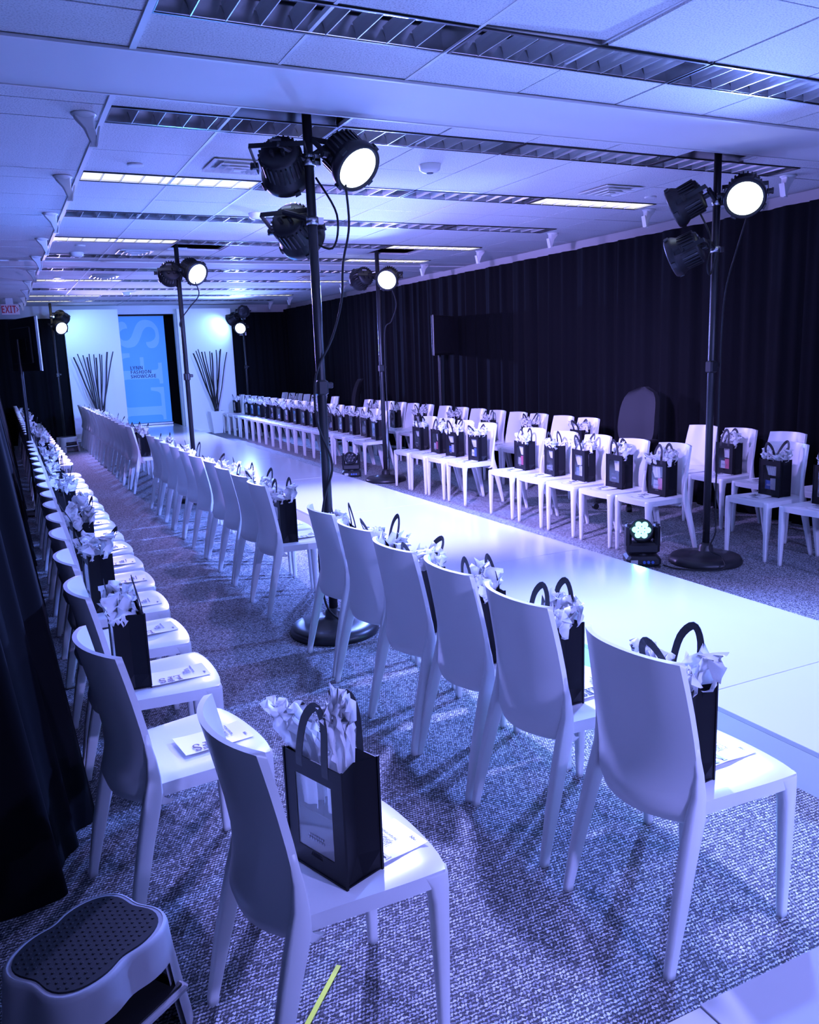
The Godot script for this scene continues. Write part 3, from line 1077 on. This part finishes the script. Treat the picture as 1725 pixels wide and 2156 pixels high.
func build_stage_lights() -> void:
	var pl := Vector3(1.615, 0, -4.43)
	var pr := Vector3(4.56, 0, -4.43)
	var bl := Vector3(1.93, 0, -9.73)
	var br := Vector3(4.33, 0, -9.65)
	var fl := Vector3(1.06, 0, -18.1)
	var fr := Vector3(5.06, 0, -18.75)
	light_stand(pl, 2.98, "black pole on round base between chairs, nearer the step stool")
	light_stand(pr, 2.98, "black pole on round base beside the glowing moving light")
	light_stand(bl, 2.98, "black pole in the row gap halfway along, exit-sign side")
	light_stand(br, 2.98, "black pole on round base beside the dark moving light")
	light_stand(fl, 2.82, "black pole beside the far step stool under the exit sign end")
	light_stand(fr, 2.80, "black pole at the end wall beside the white vase panel")
	stage_can(pl, 2.64, Vector3(1.80, 2.63, -4.33), Vector3(2.7, 0.2, -1.6), 5.5, COOL, "round LED stage light glowing white, upper one on the pole nearer the step stool", 52.0)
	stage_can(pl, 2.62, Vector3(1.50, 2.62, -4.52), Vector3(3.9, 0.1, -8.6), 6.0, LAV, "round black stage light seen from behind, upper one on the pole nearer the step stool", 44.0)
	stage_can(pl, 2.32, Vector3(1.60, 2.31, -4.66), Vector3(4.5, 0.1, -7.4), 5.0, LAV, "round black stage light seen from behind, lower one on the pole nearer the step stool", 44.0)
	stage_can(pr, 2.56, Vector3(4.66, 2.58, -4.28), Vector3(1.7, 0.3, -1.5), 7.0, PUR, "round LED stage light glowing white, on the pole beside the glowing moving light", 52.0)
	stage_can(pr, 2.54, Vector3(4.36, 2.55, -4.5), Vector3(1.7, 0.5, -8.0), 5.0, PUR, "black stage light with ribbed side showing, upper one beside the glowing moving light", 46.0)
	stage_can(pr, 2.23, Vector3(4.36, 2.22, -4.5), Vector3(1.7, 0.4, -8.3), 5.0, PUR, "black stage light with ribbed side showing, lower one beside the glowing moving light", 46.0)
	stage_can(bl, 2.6, Vector3(2.04, 2.58, -9.5), Vector3(3.8, 0.2, -5.5), 4.5, LAV, "glowing stage light on the pole halfway along, exit-sign side", 48.0)
	stage_can(bl, 2.6, Vector3(1.86, 2.58, -9.8), Vector3(2.9, 0.9, -19.0), 7.0, BLU, "dark stage light facing the panels on the halfway pole, exit-sign side", 20.0)
	stage_can(br, 2.54, Vector3(4.41, 2.52, -9.5), Vector3(1.1, 0.3, -5.5), 9.0, PUR, "glowing stage light on the pole beside the dark moving light", 48.0)
	stage_can(br, 2.55, Vector3(4.18, 2.54, -9.78), Vector3(3.1, 0.8, -19.0), 7.0, VIO, "dark stage light facing the panels beside the dark moving light", 20.0)
	stage_can(fl, 2.36, Vector3(1.17, 2.36, -17.9), Vector3(3.6, 0.2, -12.5), 7.0, LAV, "small glowing stage light on the far pole under the exit sign end", 48.0)
	stage_can(fl, 2.56, Vector3(1.25, 2.56, -18.2), Vector3(2.5, 1.4, -20.0), 0.22, BLU, "small stage light tilted at the white panel beneath the exit sign end", 60.0)
	stage_can(fr, 2.3, Vector3(4.94, 2.3, -18.5), Vector3(1.6, 0.3, -11.5), 12.0, PUR, "small glowing stage light on the far pole by the paper notice", 48.0)
	stage_can(fr, 2.5, Vector3(4.80, 2.5, -18.6), Vector3(3.6, 1.6, -20.0), 0.22, BLU, "small stage light tilted at the white panel with the vase", 60.0)
	stage_can(fr, 2.64, Vector3(5.04, 2.66, -18.6), Vector3(4.4, 1.2, -13.0), 0.0, BLU, "topmost small stage light on the far pole by the paper notice", 40.0)
	# the next pair of poles along, behind the camera: their light grazes the near chairs and the stage end
	var nl := Vector3(1.62, 0, 0.85)
	var nr := Vector3(4.56, 0, 0.85)
	light_stand(nl, 2.82, "black pole on round base behind the cross stage, exit-sign side")
	light_stand(nr, 2.82, "black pole on round base behind the cross stage, office-chair side")
	stage_can(nl, 2.5, Vector3(1.66, 2.5, 0.62), Vector3(2.3, 0.1, -2.6), 1.9, COOL, "round stage light on the pole behind the cross stage, exit-sign side", 46.0)
	stage_can(nr, 2.5, Vector3(4.42, 2.5, 0.66), Vector3(3.4, 0.1, -2.6), 2.2, COOL, "round stage light on the pole behind the cross stage, office-chair side", 46.0)
	moving_head(Vector3(4.12, 0, -4.62), -0.55, Vector3(0.9, 2.2, -1.6), 1.5, "moving light on the carpet with seven glowing cyan lenses", true, lin(0.05, 0.4, 1.0))
	moving_head(Vector3(4.12, 0, -10.3), -0.4, Vector3(1.0, 1.2, -5.0), 0.0, "moving light on the carpet with dark lenses beside the halfway pole", false)
	moving_head(Vector3(2.12, 0, -4.1), 0.3, Vector3(2.6, 0.12, -3.0), 4.0, "moving light hidden behind chairs, washing the catwalk side cyan", true)
	moving_head(Vector3(2.12, 0, -9.1), 0.6, Vector3(0.6, 2.84, -6.2), 7.0, "moving light beside the catwalk behind chairs, tilted at the ceiling", true, lin(0.03, 0.24, 1.0))
	# cables
	cable([Vector3(1.76, 2.55, -4.3), Vector3(1.80, 2.3, -4.36), Vector3(1.77, 2.1, -4.4), Vector3(1.75, 1.9, -4.4), Vector3(1.68, 1.7, -4.39), Vector3(1.57, 1.5, -4.38), Vector3(1.56, 1.25, -4.38), Vector3(1.64, 1.0, -4.39), Vector3(1.58, 0.8, -4.39), Vector3(1.53, 0.5, -4.39), Vector3(1.55, 0.2, -4.38), Vector3(1.6, 0.11, -4.30)], 0.007, "black cable looping down the pole nearer the step stool")
	cable([Vector3(1.62, 2.25, -4.55), Vector3(1.72, 2.18, -4.42), Vector3(1.74, 2.35, -4.38), Vector3(1.66, 2.55, -4.46)], 0.006, "short cable loop between stage lights on the pole nearer the step stool")
	cable([Vector3(4.68, 2.46, -4.26), Vector3(4.65, 2.2, -4.33), Vector3(4.61, 1.95, -4.37), Vector3(4.60, 1.6, -4.385), Vector3(4.6, 1.0, -4.385), Vector3(4.595, 0.5, -4.385), Vector3(4.56, 0.25, -4.34), Vector3(4.43, 0.15, -4.27), Vector3(4.50, 0.09, -4.22), Vector3(4.40, 0.03, -4.12), Vector3(4.24, 0.01, -4.35), Vector3(4.19, 0.02, -4.47)], 0.006, "black cable down the pole to the glowing moving light")
	cable([Vector3(4.38, 2.46, -4.4), Vector3(4.46, 2.3, -4.38), Vector3(4.42, 2.12, -4.36), Vector3(4.47, 2.06, -4.38), Vector3(4.53, 2.2, -4.38)], 0.006, "short cable loop between ribbed stage lights")
	cable([Vector3(2.05, 2.46, -9.46), Vector3(2.09, 2.32, -9.5), Vector3(1.98, 2.18, -9.55), Vector3(1.87, 2.02, -9.57), Vector3(1.90, 1.85, -9.58), Vector3(1.91, 1.0, -9.58), Vector3(1.93, 0.3, -9.57), Vector3(1.97, 0.07, -9.4)], 0.007, "black cable down the halfway pole, exit-sign side")
	cable([Vector3(4.42, 2.4, -9.46), Vector3(4.50, 2.2, -9.5), Vector3(4.46, 2.0, -9.58), Vector3(4.37, 1.85, -9.6), Vector3(4.37, 1.0, -9.61), Vector3(4.37, 0.3, -9.61), Vector3(4.3, 0.1, -9.5)], 0.007, "black cable down the pole beside the dark moving light")

# ---------------------------------------------------------------- other things
func step_stool(at: Vector3, turn: float, label: String) -> void:
	var o := thing("step_stool", label, "step stool", at, turn)
	var H := 0.29
	# outline: rounded rectangle with a waist on every side
	var outline := func(a: float, k: float) -> Vector3:
		var c := cos(a)
		var s := sin(a)
		var r := pow(pow(absf(c) / 0.165, 3.2) + pow(absf(s) / 0.135, 3.2), -1.0 / 3.2)
		r *= 1.0 - 0.085 * pow(absf(cos(2.0 * a)), 6.0)
		return Vector3(c * r * k, 0, s * r * k)
	var n := 64
	var lev := [[0.0, 1.26], [0.03, 1.24], [0.1, 1.17], [0.2, 1.09], [0.255, 1.055], [0.278, 1.045], [0.288, 1.02], [0.29, 0.985]]
	var st := S()
	st.set_smooth_group(1)
	for j in lev.size() - 1:
		for i in n:
			var a0 := TAU * i / n
			var a1 := TAU * (i + 1) / n
			var am := (a0 + a1) / 2
			# arch opening on the +z side
			var off := absf(wrapf(am - PI / 2, -PI, PI))
			if off < 0.72 and lev[j + 1][0] < 0.24 - 0.05 * pow(off / 0.72, 2.0) and lev[j][0] > 0.0:
				continue
			if off < 0.72 and j == 0:
				continue
			for sgn in [0, 1]:
				var q: float = 1.0 - 0.06 * sgn
				var p0: Vector3 = outline.call(a0, lev[j][1] * q) + Vector3(0, lev[j][0] - 0.006 * sgn, 0)
				var p1: Vector3 = outline.call(a1, lev[j][1] * q) + Vector3(0, lev[j][0] - 0.006 * sgn, 0)
				var p2: Vector3 = outline.call(a1, lev[j + 1][1] * q) + Vector3(0, lev[j + 1][0] - 0.006 * sgn, 0)
				var p3: Vector3 = outline.call(a0, lev[j + 1][1] * q) + Vector3(0, lev[j + 1][0] - 0.006 * sgn, 0)
				if sgn == 0:
					quad(st, p1, p0, p3, p2)
				else:
					quad(st, p0, p1, p2, p3)
	part("body", done(st), M.stool_grey, o)
	st = S()
	var top := []
	for i in n:
		top.append(outline.call(TAU * i / n, 0.985) + Vector3(0, H - 0.001, 0))
	var low := []
	for p in top:
		low.append(p - Vector3(0, 0.008, 0))
	loft(st, [low, top], true)
	part("top_plate", done(st), M.stool_grey, o)
	st = S()
	var r0 := []
	var r1 := []
	for i in n:
		r0.append(outline.call(TAU * i / n, 0.93) + Vector3(0, H - 0.004, 0))
		r1.append(outline.call(TAU * i / n, 0.915) + Vector3(0, H + 0.003, 0))
	loft(st, [r0, r1], true)
	part("tread_mat", done(st), M.stool_mat, o)
	st = S()
	for ix in 17:
		for iz in 13:
			var p := Vector3((ix - 8) * 0.0165 + (0.008 if iz % 2 else 0.0), H + 0.0035, (iz - 6) * 0.0165)
			var e: Vector3 = outline.call(atan2(p.z, p.x), 0.86)
			if Vector2(p.x, p.z).length() < Vector2(e.x, e.z).length():
				lathe(st, [Vector2(0.0045, -0.001), Vector2(0.003, 0.0015)], 6, p)
	part("tread_nubs", done(st), M.stool_mat, o).set_meta("kind", "stuff")
	st = S()
	cbox(st, Vector3(0, 0.12, 0.055), Vector3(0.29, 0.02, 0.21), 0.006)
	part("lower_step", done(st), M.stool_grey, o)
	part("lower_mat", boxmesh(Vector3(0.26, 0.006, 0.18)), M.stool_mat, o, Vector3(0, 0.133, 0.06))

func wall_washer(at: Vector3, turn: float, label: String, group: String) -> void:
	var o := thing("wall_washer", label, "spotlight", at, turn, group)
	var st := S()
	st.set_smooth_group(1)
	lathe(st, [Vector2(0.05, -0.03), Vector2(0.085, -0.012), Vector2(0.095, 0.0), Vector2(0.095, 0.004)], 24)
	part("mount", done(st), M.white_plastic, o)
	st = S()
	var rings := []
	for q in [[-0.235, 0.045, 0.02, 0.03], [-0.2, 0.055, 0.025, 0.025], [-0.1, 0.03, 0.034, 0.04], [-0.03, 0.0, 0.045, 0.07], [-0.012, 0.0, 0.045, 0.075]]:
		rings.append(rrect(Vector3(q[1] * -1.0, q[0], 0), q[3], q[2], 0.3))
	loft(st, rings, true)
	part("arm", done(st), M.white_plastic, o)
	o.scale = Vector3.ONE * 0.66
	part("lamp_plate", boxmesh(Vector3(0.012, 0.15, 0.075)), M.white_plastic, o, Vector3(-0.085, -0.155, 0), Vector3(0, 0, 0.22))

func air_vent(at: Vector3) -> void:
	var o := thing("ceiling_vent", "square stepped white air vent set in the ceiling", "air vent", at, 0.0, "square ceiling vents")
	o.scale = Vector3(0.68, 1.0, 0.68)
	for q in [[0.28, 0.0, 0.012], [0.2, -0.012, 0.03], [0.135, -0.02, 0.03], [0.075, -0.026, 0.03]]:
		var st := S()
		var r: float = q[0]
		var hi := []
		var lo := []
		var inn := []
		for c in [[1, 1], [-1, 1], [-1, -1], [1, -1]]:
			hi.append(Vector3(c[0] * (r - 0.05), 0.012 + q[1], c[1] * (r - 0.05)))
			lo.append(Vector3(c[0] * r, q[1] - 0.006, c[1] * r))
			inn.append(Vector3(c[0] * (r - 0.012), q[1] - 0.012, c[1] * (r - 0.012)))
		loft(st, [hi, inn, lo], false)
		part("blade_frame", done(st), M.white_plastic, o)
	part("centre_plate", boxmesh(Vector3(0.07, 0.006, 0.07)), M.white_plastic, o, Vector3(0, -0.03, 0))

func office_chair(at: Vector3, turn: float, label: String) -> void:
	var o := thing("office_chair", label, "office chair", at, turn)
	# faces +x
	var st := S()
	for i in 5:
		var a := TAU * i / 5 + 0.4
		tube(st, [Vector3(0, 0.10, 0), Vector3(cos(a) * 0.16, 0.095, sin(a) * 0.16), Vector3(cos(a) * 0.3, 0.065, sin(a) * 0.3)], 0.02, 8)
	part("star_base", done(st), M.black_plastic, o)
	for i in 5:
		var a := TAU * i / 5 + 0.4
		st = S()
		var c := Vector3(cos(a) * 0.3, 0.03, sin(a) * 0.3)
		var sd := Vector3(-sin(a), 0, cos(a))
		tube(st, [c - sd * 0.022, c + sd * 0.022], 0.03, 14)
		part("caster", done(st), M.black_plastic, o)
	st = S()
	tube(st, [Vector3(0, 0.1, 0), Vector3(0, 0.42, 0)], 0.028, 12)
	part("gas_lift", done(st), M.black_metal, o)
	var a := []
	var b := []
	for j in 9:
		var s := j / 8.0
		var ra := []
		var rb := []
		for i in 9:
			var u := -1.0 + i / 4.0
			var hw := 0.245 * sqrt(maxf(0.15, 1.0 - pow(absf(s * 2 - 1), 5.0)))
			var x := -0.22 + 0.47 * s
			ra.append(Vector3(x, 0.50 - 0.02 * (1 - u * u) - 0.04 * pow(s, 6.0) - 0.015 * pow(absf(u), 6.0), u * hw))
			rb.append(Vector3(x * 0.97, 0.42, u * hw * 0.95))
		a.append(ra)
		b.append(rb)
	st = S()
	slab(st, b, a)
	part("seat", done(st), M.office_fabric, o)
	a = []
	b = []
	for j in 13:
		var s := j / 12.0
		var ra := []
		var rb := []
		for i in 11:
			var u := -1.0 + i / 5.0
			var hw := 0.235 * pow(maxf(0.02, 1.0 - pow(absf(s * 2 - 1), 3.6)), 0.42) * lerpf(1.0, 0.86, s)
			var y := 0.58 + 0.60 * s
			var x := -0.24 - 0.10 * s - 0.05 * (1 - u * u) + 0.04 * sin(s * PI)
			ra.append(Vector3(x - 0.045, y, u * hw))
			rb.append(Vector3(x + 0.02, y, u * hw * 0.97))
		a.append(ra)
		b.append(rb)
	st = S()
	slab(st, a, b)
	part("backrest", done(st), M.office_fabric, o)
	st = S()
	tube(st, spline([Vector3(0, 0.43, 0), Vector3(-0.22, 0.44, 0), Vector3(-0.31, 0.52, 0), Vector3(-0.33, 0.75, 0)], 4), 0.024, 8)
	part("back_post", done(st), M.black_plastic, o)
	for s in [-1.0, 1.0]:
		st = S()
		tube(st, spline([Vector3(0.02, 0.44, s * 0.2), Vector3(0.02, 0.46, s * 0.29), Vector3(-0.02, 0.66, s * 0.30)], 4), 0.015, 8)
		cbox(st, Vector3(-0.01, 0.675, s * 0.30), Vector3(0.25, 0.025, 0.07), 0.01)
		part("armrest", done(st), M.black_plastic, o)

func display(at: Vector3, turn: float, label: String, glow: bool) -> void:
	# screen faces local +z; on a pole with a round base
	var o := thing("display_screen", label, "screen", at, turn)
	var st := S()
	cbox(st, Vector3(0, 1.84, 0), Vector3(0.88, 0.56, 0.035), 0.006)
	part("screen_shell", done(st), M.black_plastic, o)
	part("screen_glass", boxmesh(Vector3(0.85, 0.52, 0.002)), M.screen, o, Vector3(0, 1.845, 0.0185))
	part("edge_trim", boxmesh(Vector3(0.004, 0.56, 0.012)), M.white_plastic if glow else M.card_grey, o, Vector3(-0.442, 1.84, 0.012))
	st = S()
	cbox(st, Vector3(0, 1.83, -0.03), Vector3(0.62, 0.38, 0.03), 0.008)
	part("back_cover", done(st), M.black_plastic, o)
	st = S()
	for q in [[-0.12, 0.16], [0.1, 0.08]]:
		box(st, Vector3(q[0], 1.84, -0.048), Vector3(q[1], 0.12, 0.008))
	part("port_recess", done(st), M.black_rubber, o)
	st = S()
	tube(st, [Vector3(0, 0.03, -0.07), Vector3(0, 1.9, -0.07)], 0.022, 12)
	part("pole", done(st), M.black_metal, o)
	st = S()
	lathe(st, [Vector2(0.2, 0.0), Vector2(0.2, 0.015), Vector2(0.05, 0.03), Vector2(0.03, 0.05)], 28, Vector3(0, 0, -0.07))
	part("base", done(st), M.black_metal, o)

func vase(at: Vector3, seed_: int, label: String) -> void:
	var o := thing("floor_vase", label, "vase", at)
	var st := S()
	var rings := []
	for q in [[0.0, 0.1], [0.01, 0.103], [0.48, 0.158], [0.49, 0.158], [0.49, 0.148], [0.42, 0.14]]:
		rings.append(rrect(Vector3(0, q[0], 0), q[1], q[1], 0.08))
	loft(st, rings, true)
	part("pot", done(st), M.chair_white, o)
	var r := RandomNumberGenerator.new()
	r.seed = seed_
	for i in 11:
		st = S()
		var b := Vector3(r.randf_range(-0.05, 0.05), 0.4, r.randf_range(-0.05, 0.05))
		var fan := lerpf(-0.42, 0.32, i / 10.0) + r.randf_range(-0.04, 0.04)
		var t := Vector3(fan, 1.82 + r.randf_range(-0.08, 0.06), r.randf_range(-0.1, 0.12))
		var pts := []
		for k in 8:
			pts.append(b.lerp(t, k / 7.0) + Vector3(sin(k * 1.3 + i) * 0.006, 0, cos(k * 1.1 + i) * 0.006))
		tube(st, pts, 0.011 if i % 3 else 0.016, 6)
		part("bamboo_stick", done(st), M.bamboo, o)

func build_things() -> void:
	# white panels either side of the opening
	for q in [[1.335, 2.43, "tall white panel behind the vase on the exit-sign side of the opening"], [3.665, 4.86, "tall white panel behind the vase on the office-chair side of the opening"]]:
		var st := S()
		cbox(st, Vector3(0, 1.375, 0), Vector3(q[1] - q[0], 2.75, 0.09), 0.006)
		cbox(st, Vector3(0, 0.03, 0.05), Vector3(q[1] - q[0], 0.06, 0.08), 0.006)
		var o := part("white_backdrop", done(st), M.panel_white, self, Vector3((q[0] + q[1]) / 2, 0, -19.05))
		tag(o, q[2], "panel")
	vase(Vector3(1.86, 0, -18.72), 3, "white tapered vase of black bamboo sticks on the exit-sign side of the opening")
	vase(Vector3(4.29, 0, -18.72), 4, "white tapered vase of black bamboo sticks near the end of the office-chair-side row")
	# banner
	var bn := thing("banner", "tall blue banner reading LYNN FASHION SHOWCASE in the opening", "banner", Vector3(2.93, 0.17, -20.2))
	var bs := S()
	cbox(bs, Vector3(0, 0.03, 0), Vector3(1.32, 0.06, 0.2), 0.01)
	part("base", done(bs), M.steel, bn)
	part("top_bar", boxmesh(Vector3(1.31, 0.025, 0.03)), M.black_metal, bn, Vector3(0, 2.5, 0))
	part("sheet", boxmesh(Vector3(1.3, 2.44, 0.004)), M.banner_blue, bn, Vector3(0, 1.27, 0))
	var gl := part("logo", text("LFS", 1.36, "Droid Serif", 700, 0.002), M.banner_light, bn)
	gl.transform = Transform3D(Basis(Vector3(0, 1, 0), Vector3(-1, 0, 0), Vector3(0, 0, 1)), Vector3(0.08, 1.27, 0.003))
	gl.scale = Vector3(0.94, 0.94, 1.0)
	var ly := 1.33
	for s in ["LYNN", "FASHION", "SHOWCASE"]:
		var tm := text(s, 0.108, "Droid Sans", 700, 0.002)
		tm.horizontal_alignment = HORIZONTAL_ALIGNMENT_LEFT
		part("lettering", tm, M.banner_ink, bn, Vector3(-0.2, ly, 0.0055))
		ly -= 0.098
	# exit sign
	var ex := thing("exit_sign", "hanging exit sign with red letters and arrow", "sign", Vector3(0.325, 2.55, -17.0))
	var es := S()
	cbox(es, Vector3(0, 0.09, 0), Vector3(0.3, 0.185, 0.03), 0.006)
	part("face", done(es), M.exit_face, ex)
	part("mount", boxmesh(Vector3(0.12, 0.11, 0.03)), M.white_plastic, ex, Vector3(0, 0.235, 0))
	var et := part("lettering", text("EXIT", 0.19, "Droid Sans", 700, 0.003), M.exit_red, ex, Vector3(-0.025, 0.09, 0.016))
	et.scale = Vector3(0.62, 0.95, 1)
	es = S()
	for s in [-1.0, 1.0]:
		box(es, Vector3(0.118, 0.09 + s * 0.02, 0.0165), Vector3(0.012, 0.05, 0.003), Basis(Vector3.BACK, s * 0.55))
	part("arrow", done(es), M.exit_red, ex)
	# paper notice and small ceiling sign at the end wall
	tag(part("paper_notice", boxmesh(Vector3(0.16, 0.27, 0.003)), M.paper, self, Vector3(5.14, 2.28, -19.125)), "white paper notice pinned on the end drape behind the far pole", "notice")
	tag(part("sign_box", boxmesh(Vector3(0.2, 0.09, 0.05)), M.white_plastic, self, Vector3(5.45, 2.74, -19.3)), "small white sign box on the wall above the end drape", "sign")
	step_stool(Vector3(0.035, 0, -1.875), 0.62, "grey step stool with black nubbed tread beside the drape hem")
	step_stool(Vector3(1.02, 0, -16.9), 0.5, "grey step stool standing by the far pole under the exit sign end")
	# lime tape
	var ts := S()
	ribbon(ts, [Vector3(0.635, 0.004, -1.855), Vector3(0.565, 0.005, -1.78), Vector3(0.44, 0.004, -1.648)], Vector3(0.0098, 0, 0.0091), 0.0012)
	tag(part("lime_tape_strip", done(ts), M.lime_tape, self), "lime yellow tape strip stuck on the carpet", "tape")
	office_chair(Vector3(5.52, 0, -6.5), PI + 0.25, "black office chair standing between the chair rows, high rounded backrest")
	office_chair(Vector3(5.55, 0, -14.2), PI - 0.55, "black office chair turned edge-on in the gap further along the back row")
	display(Vector3(0.29, 0, -10.0), 1.845, "black display screen on a pole, its back and ports showing", true)
	display(Vector3(5.88, 0, -10.85), 0.72, "black display screen on a pole in front of the long drapes", false)
	var cs := S()
	cbox(cs, Vector3(0, 0.2, 0), Vector3(0.4, 0.4, 0.45), 0.02)
	var eq := thing("equipment_case", "black equipment case on the floor behind the end chairs", "case", Vector3(5.1, 0, -18.2))
	part("body", done(cs), M.black_plastic, eq)
	part("latch_bar", boxmesh(Vector3(0.005, 0.02, 0.3)), M.steel, eq, Vector3(-0.203, 0.24, 0))
	# ceiling fittings
	for z in [-4.72, -6.25, -7.75, -9.25, -10.72, -12.2, -13.75, -15.3, -16.75, -18.1]:
		wall_washer(Vector3(0.535, CEIL, z), PI, "small white wall-washer spotlight on the ceiling near the exit-sign-side drapes", "wall washers, exit-sign side")
	for z in [-4.78, -6.33, -7.85, -9.4, -10.95, -12.4, -14.1, -15.6, -17.1, -18.5]:
		wall_washer(Vector3(5.66, CEIL, z), 0.0, "small white wall-washer spotlight on the ceiling near the office-chair-side drapes", "wall washers, office-chair side")
	for p in [[1.55, -5.62], [4.62, -5.62], [1.54, -10.1], [1.52, -12.95], [4.62, -12.95], [1.55, -17.5]]:
		air_vent(Vector3(p[0], CEIL, p[1]))
	for p in [[2.77, -5.24], [2.18, -7.36], [0.94, -10.3], [2.2, -15.8]]:
		var o := thing("smoke_detector", "round white smoke detector on a ceiling tile", "smoke detector", Vector3(p[0], CEIL, p[1]), 0.0, "smoke detectors")
		var st := S()
		st.set_smooth_group(1)
		lathe(st, [Vector2(0.03, -0.05), Vector2(0.052, -0.044), Vector2(0.07, -0.03), Vector2(0.075, 0.0), Vector2(0.075, 0.004)], 24)
		part("body", done(st), M.white_plastic, o)
		st = S()
		lathe(st, [Vector2(0.02, -0.054), Vector2(0.028, -0.048)], 16)
		part("sensor", done(st), M.black_plastic, o)
	for p in [[0.935, -5.77], [5.19, -5.79], [0.93, -9.68], [0.91, -13.19], [3.96, -9.9]]:
		var o := thing("sprinkler_cover", "small flat white disc on a ceiling tile", "sprinkler cover", Vector3(p[0], CEIL, p[1]), 0.0, "sprinkler covers")
		var st := S()
		lathe(st, [Vector2(0.045, -0.008), Vector2(0.05, -0.004), Vector2(0.05, 0.004)], 24)
		part("disc", done(st), M.white_plastic, o)

# ---------------------------------------------------------------- start
func _ready() -> void:
	var cam := Camera3D.new()
	cam.name = "camera"
	add_child(cam)
	cam.transform = Transform3D(Basis(Vector3(0.89732099, -0.03599195, 0.43990865), Vector3(0.11444892, 0.98155406, -0.15314399), Vector3(-0.42628217, 0.18776639, 0.8848883)).orthonormalized(), Vector3(0, 1.6, 0))
	cam.fov = 63.42
	cam.near = 0.05
	cam.far = 100.0
	cam.current = true
	var we := WorldEnvironment.new()
	we.name = "world"
	var e := Environment.new()
	e.background_mode = Environment.BG_COLOR
	e.background_color = Color.BLACK
	e.tonemap_mode = Environment.TONE_MAPPER_LINEAR
	e.tonemap_exposure = 1.0
	e.sdfgi_enabled = true
	e.ssao_enabled = true
	e.ssil_enabled = true
	we.environment = e
	add_child(we)
	rng.seed = 20
	make_materials()
	build_room()
	build_ceiling()
	build_runway()
	build_drapes()
	build_stage_lights()
	build_seating()
	build_things()
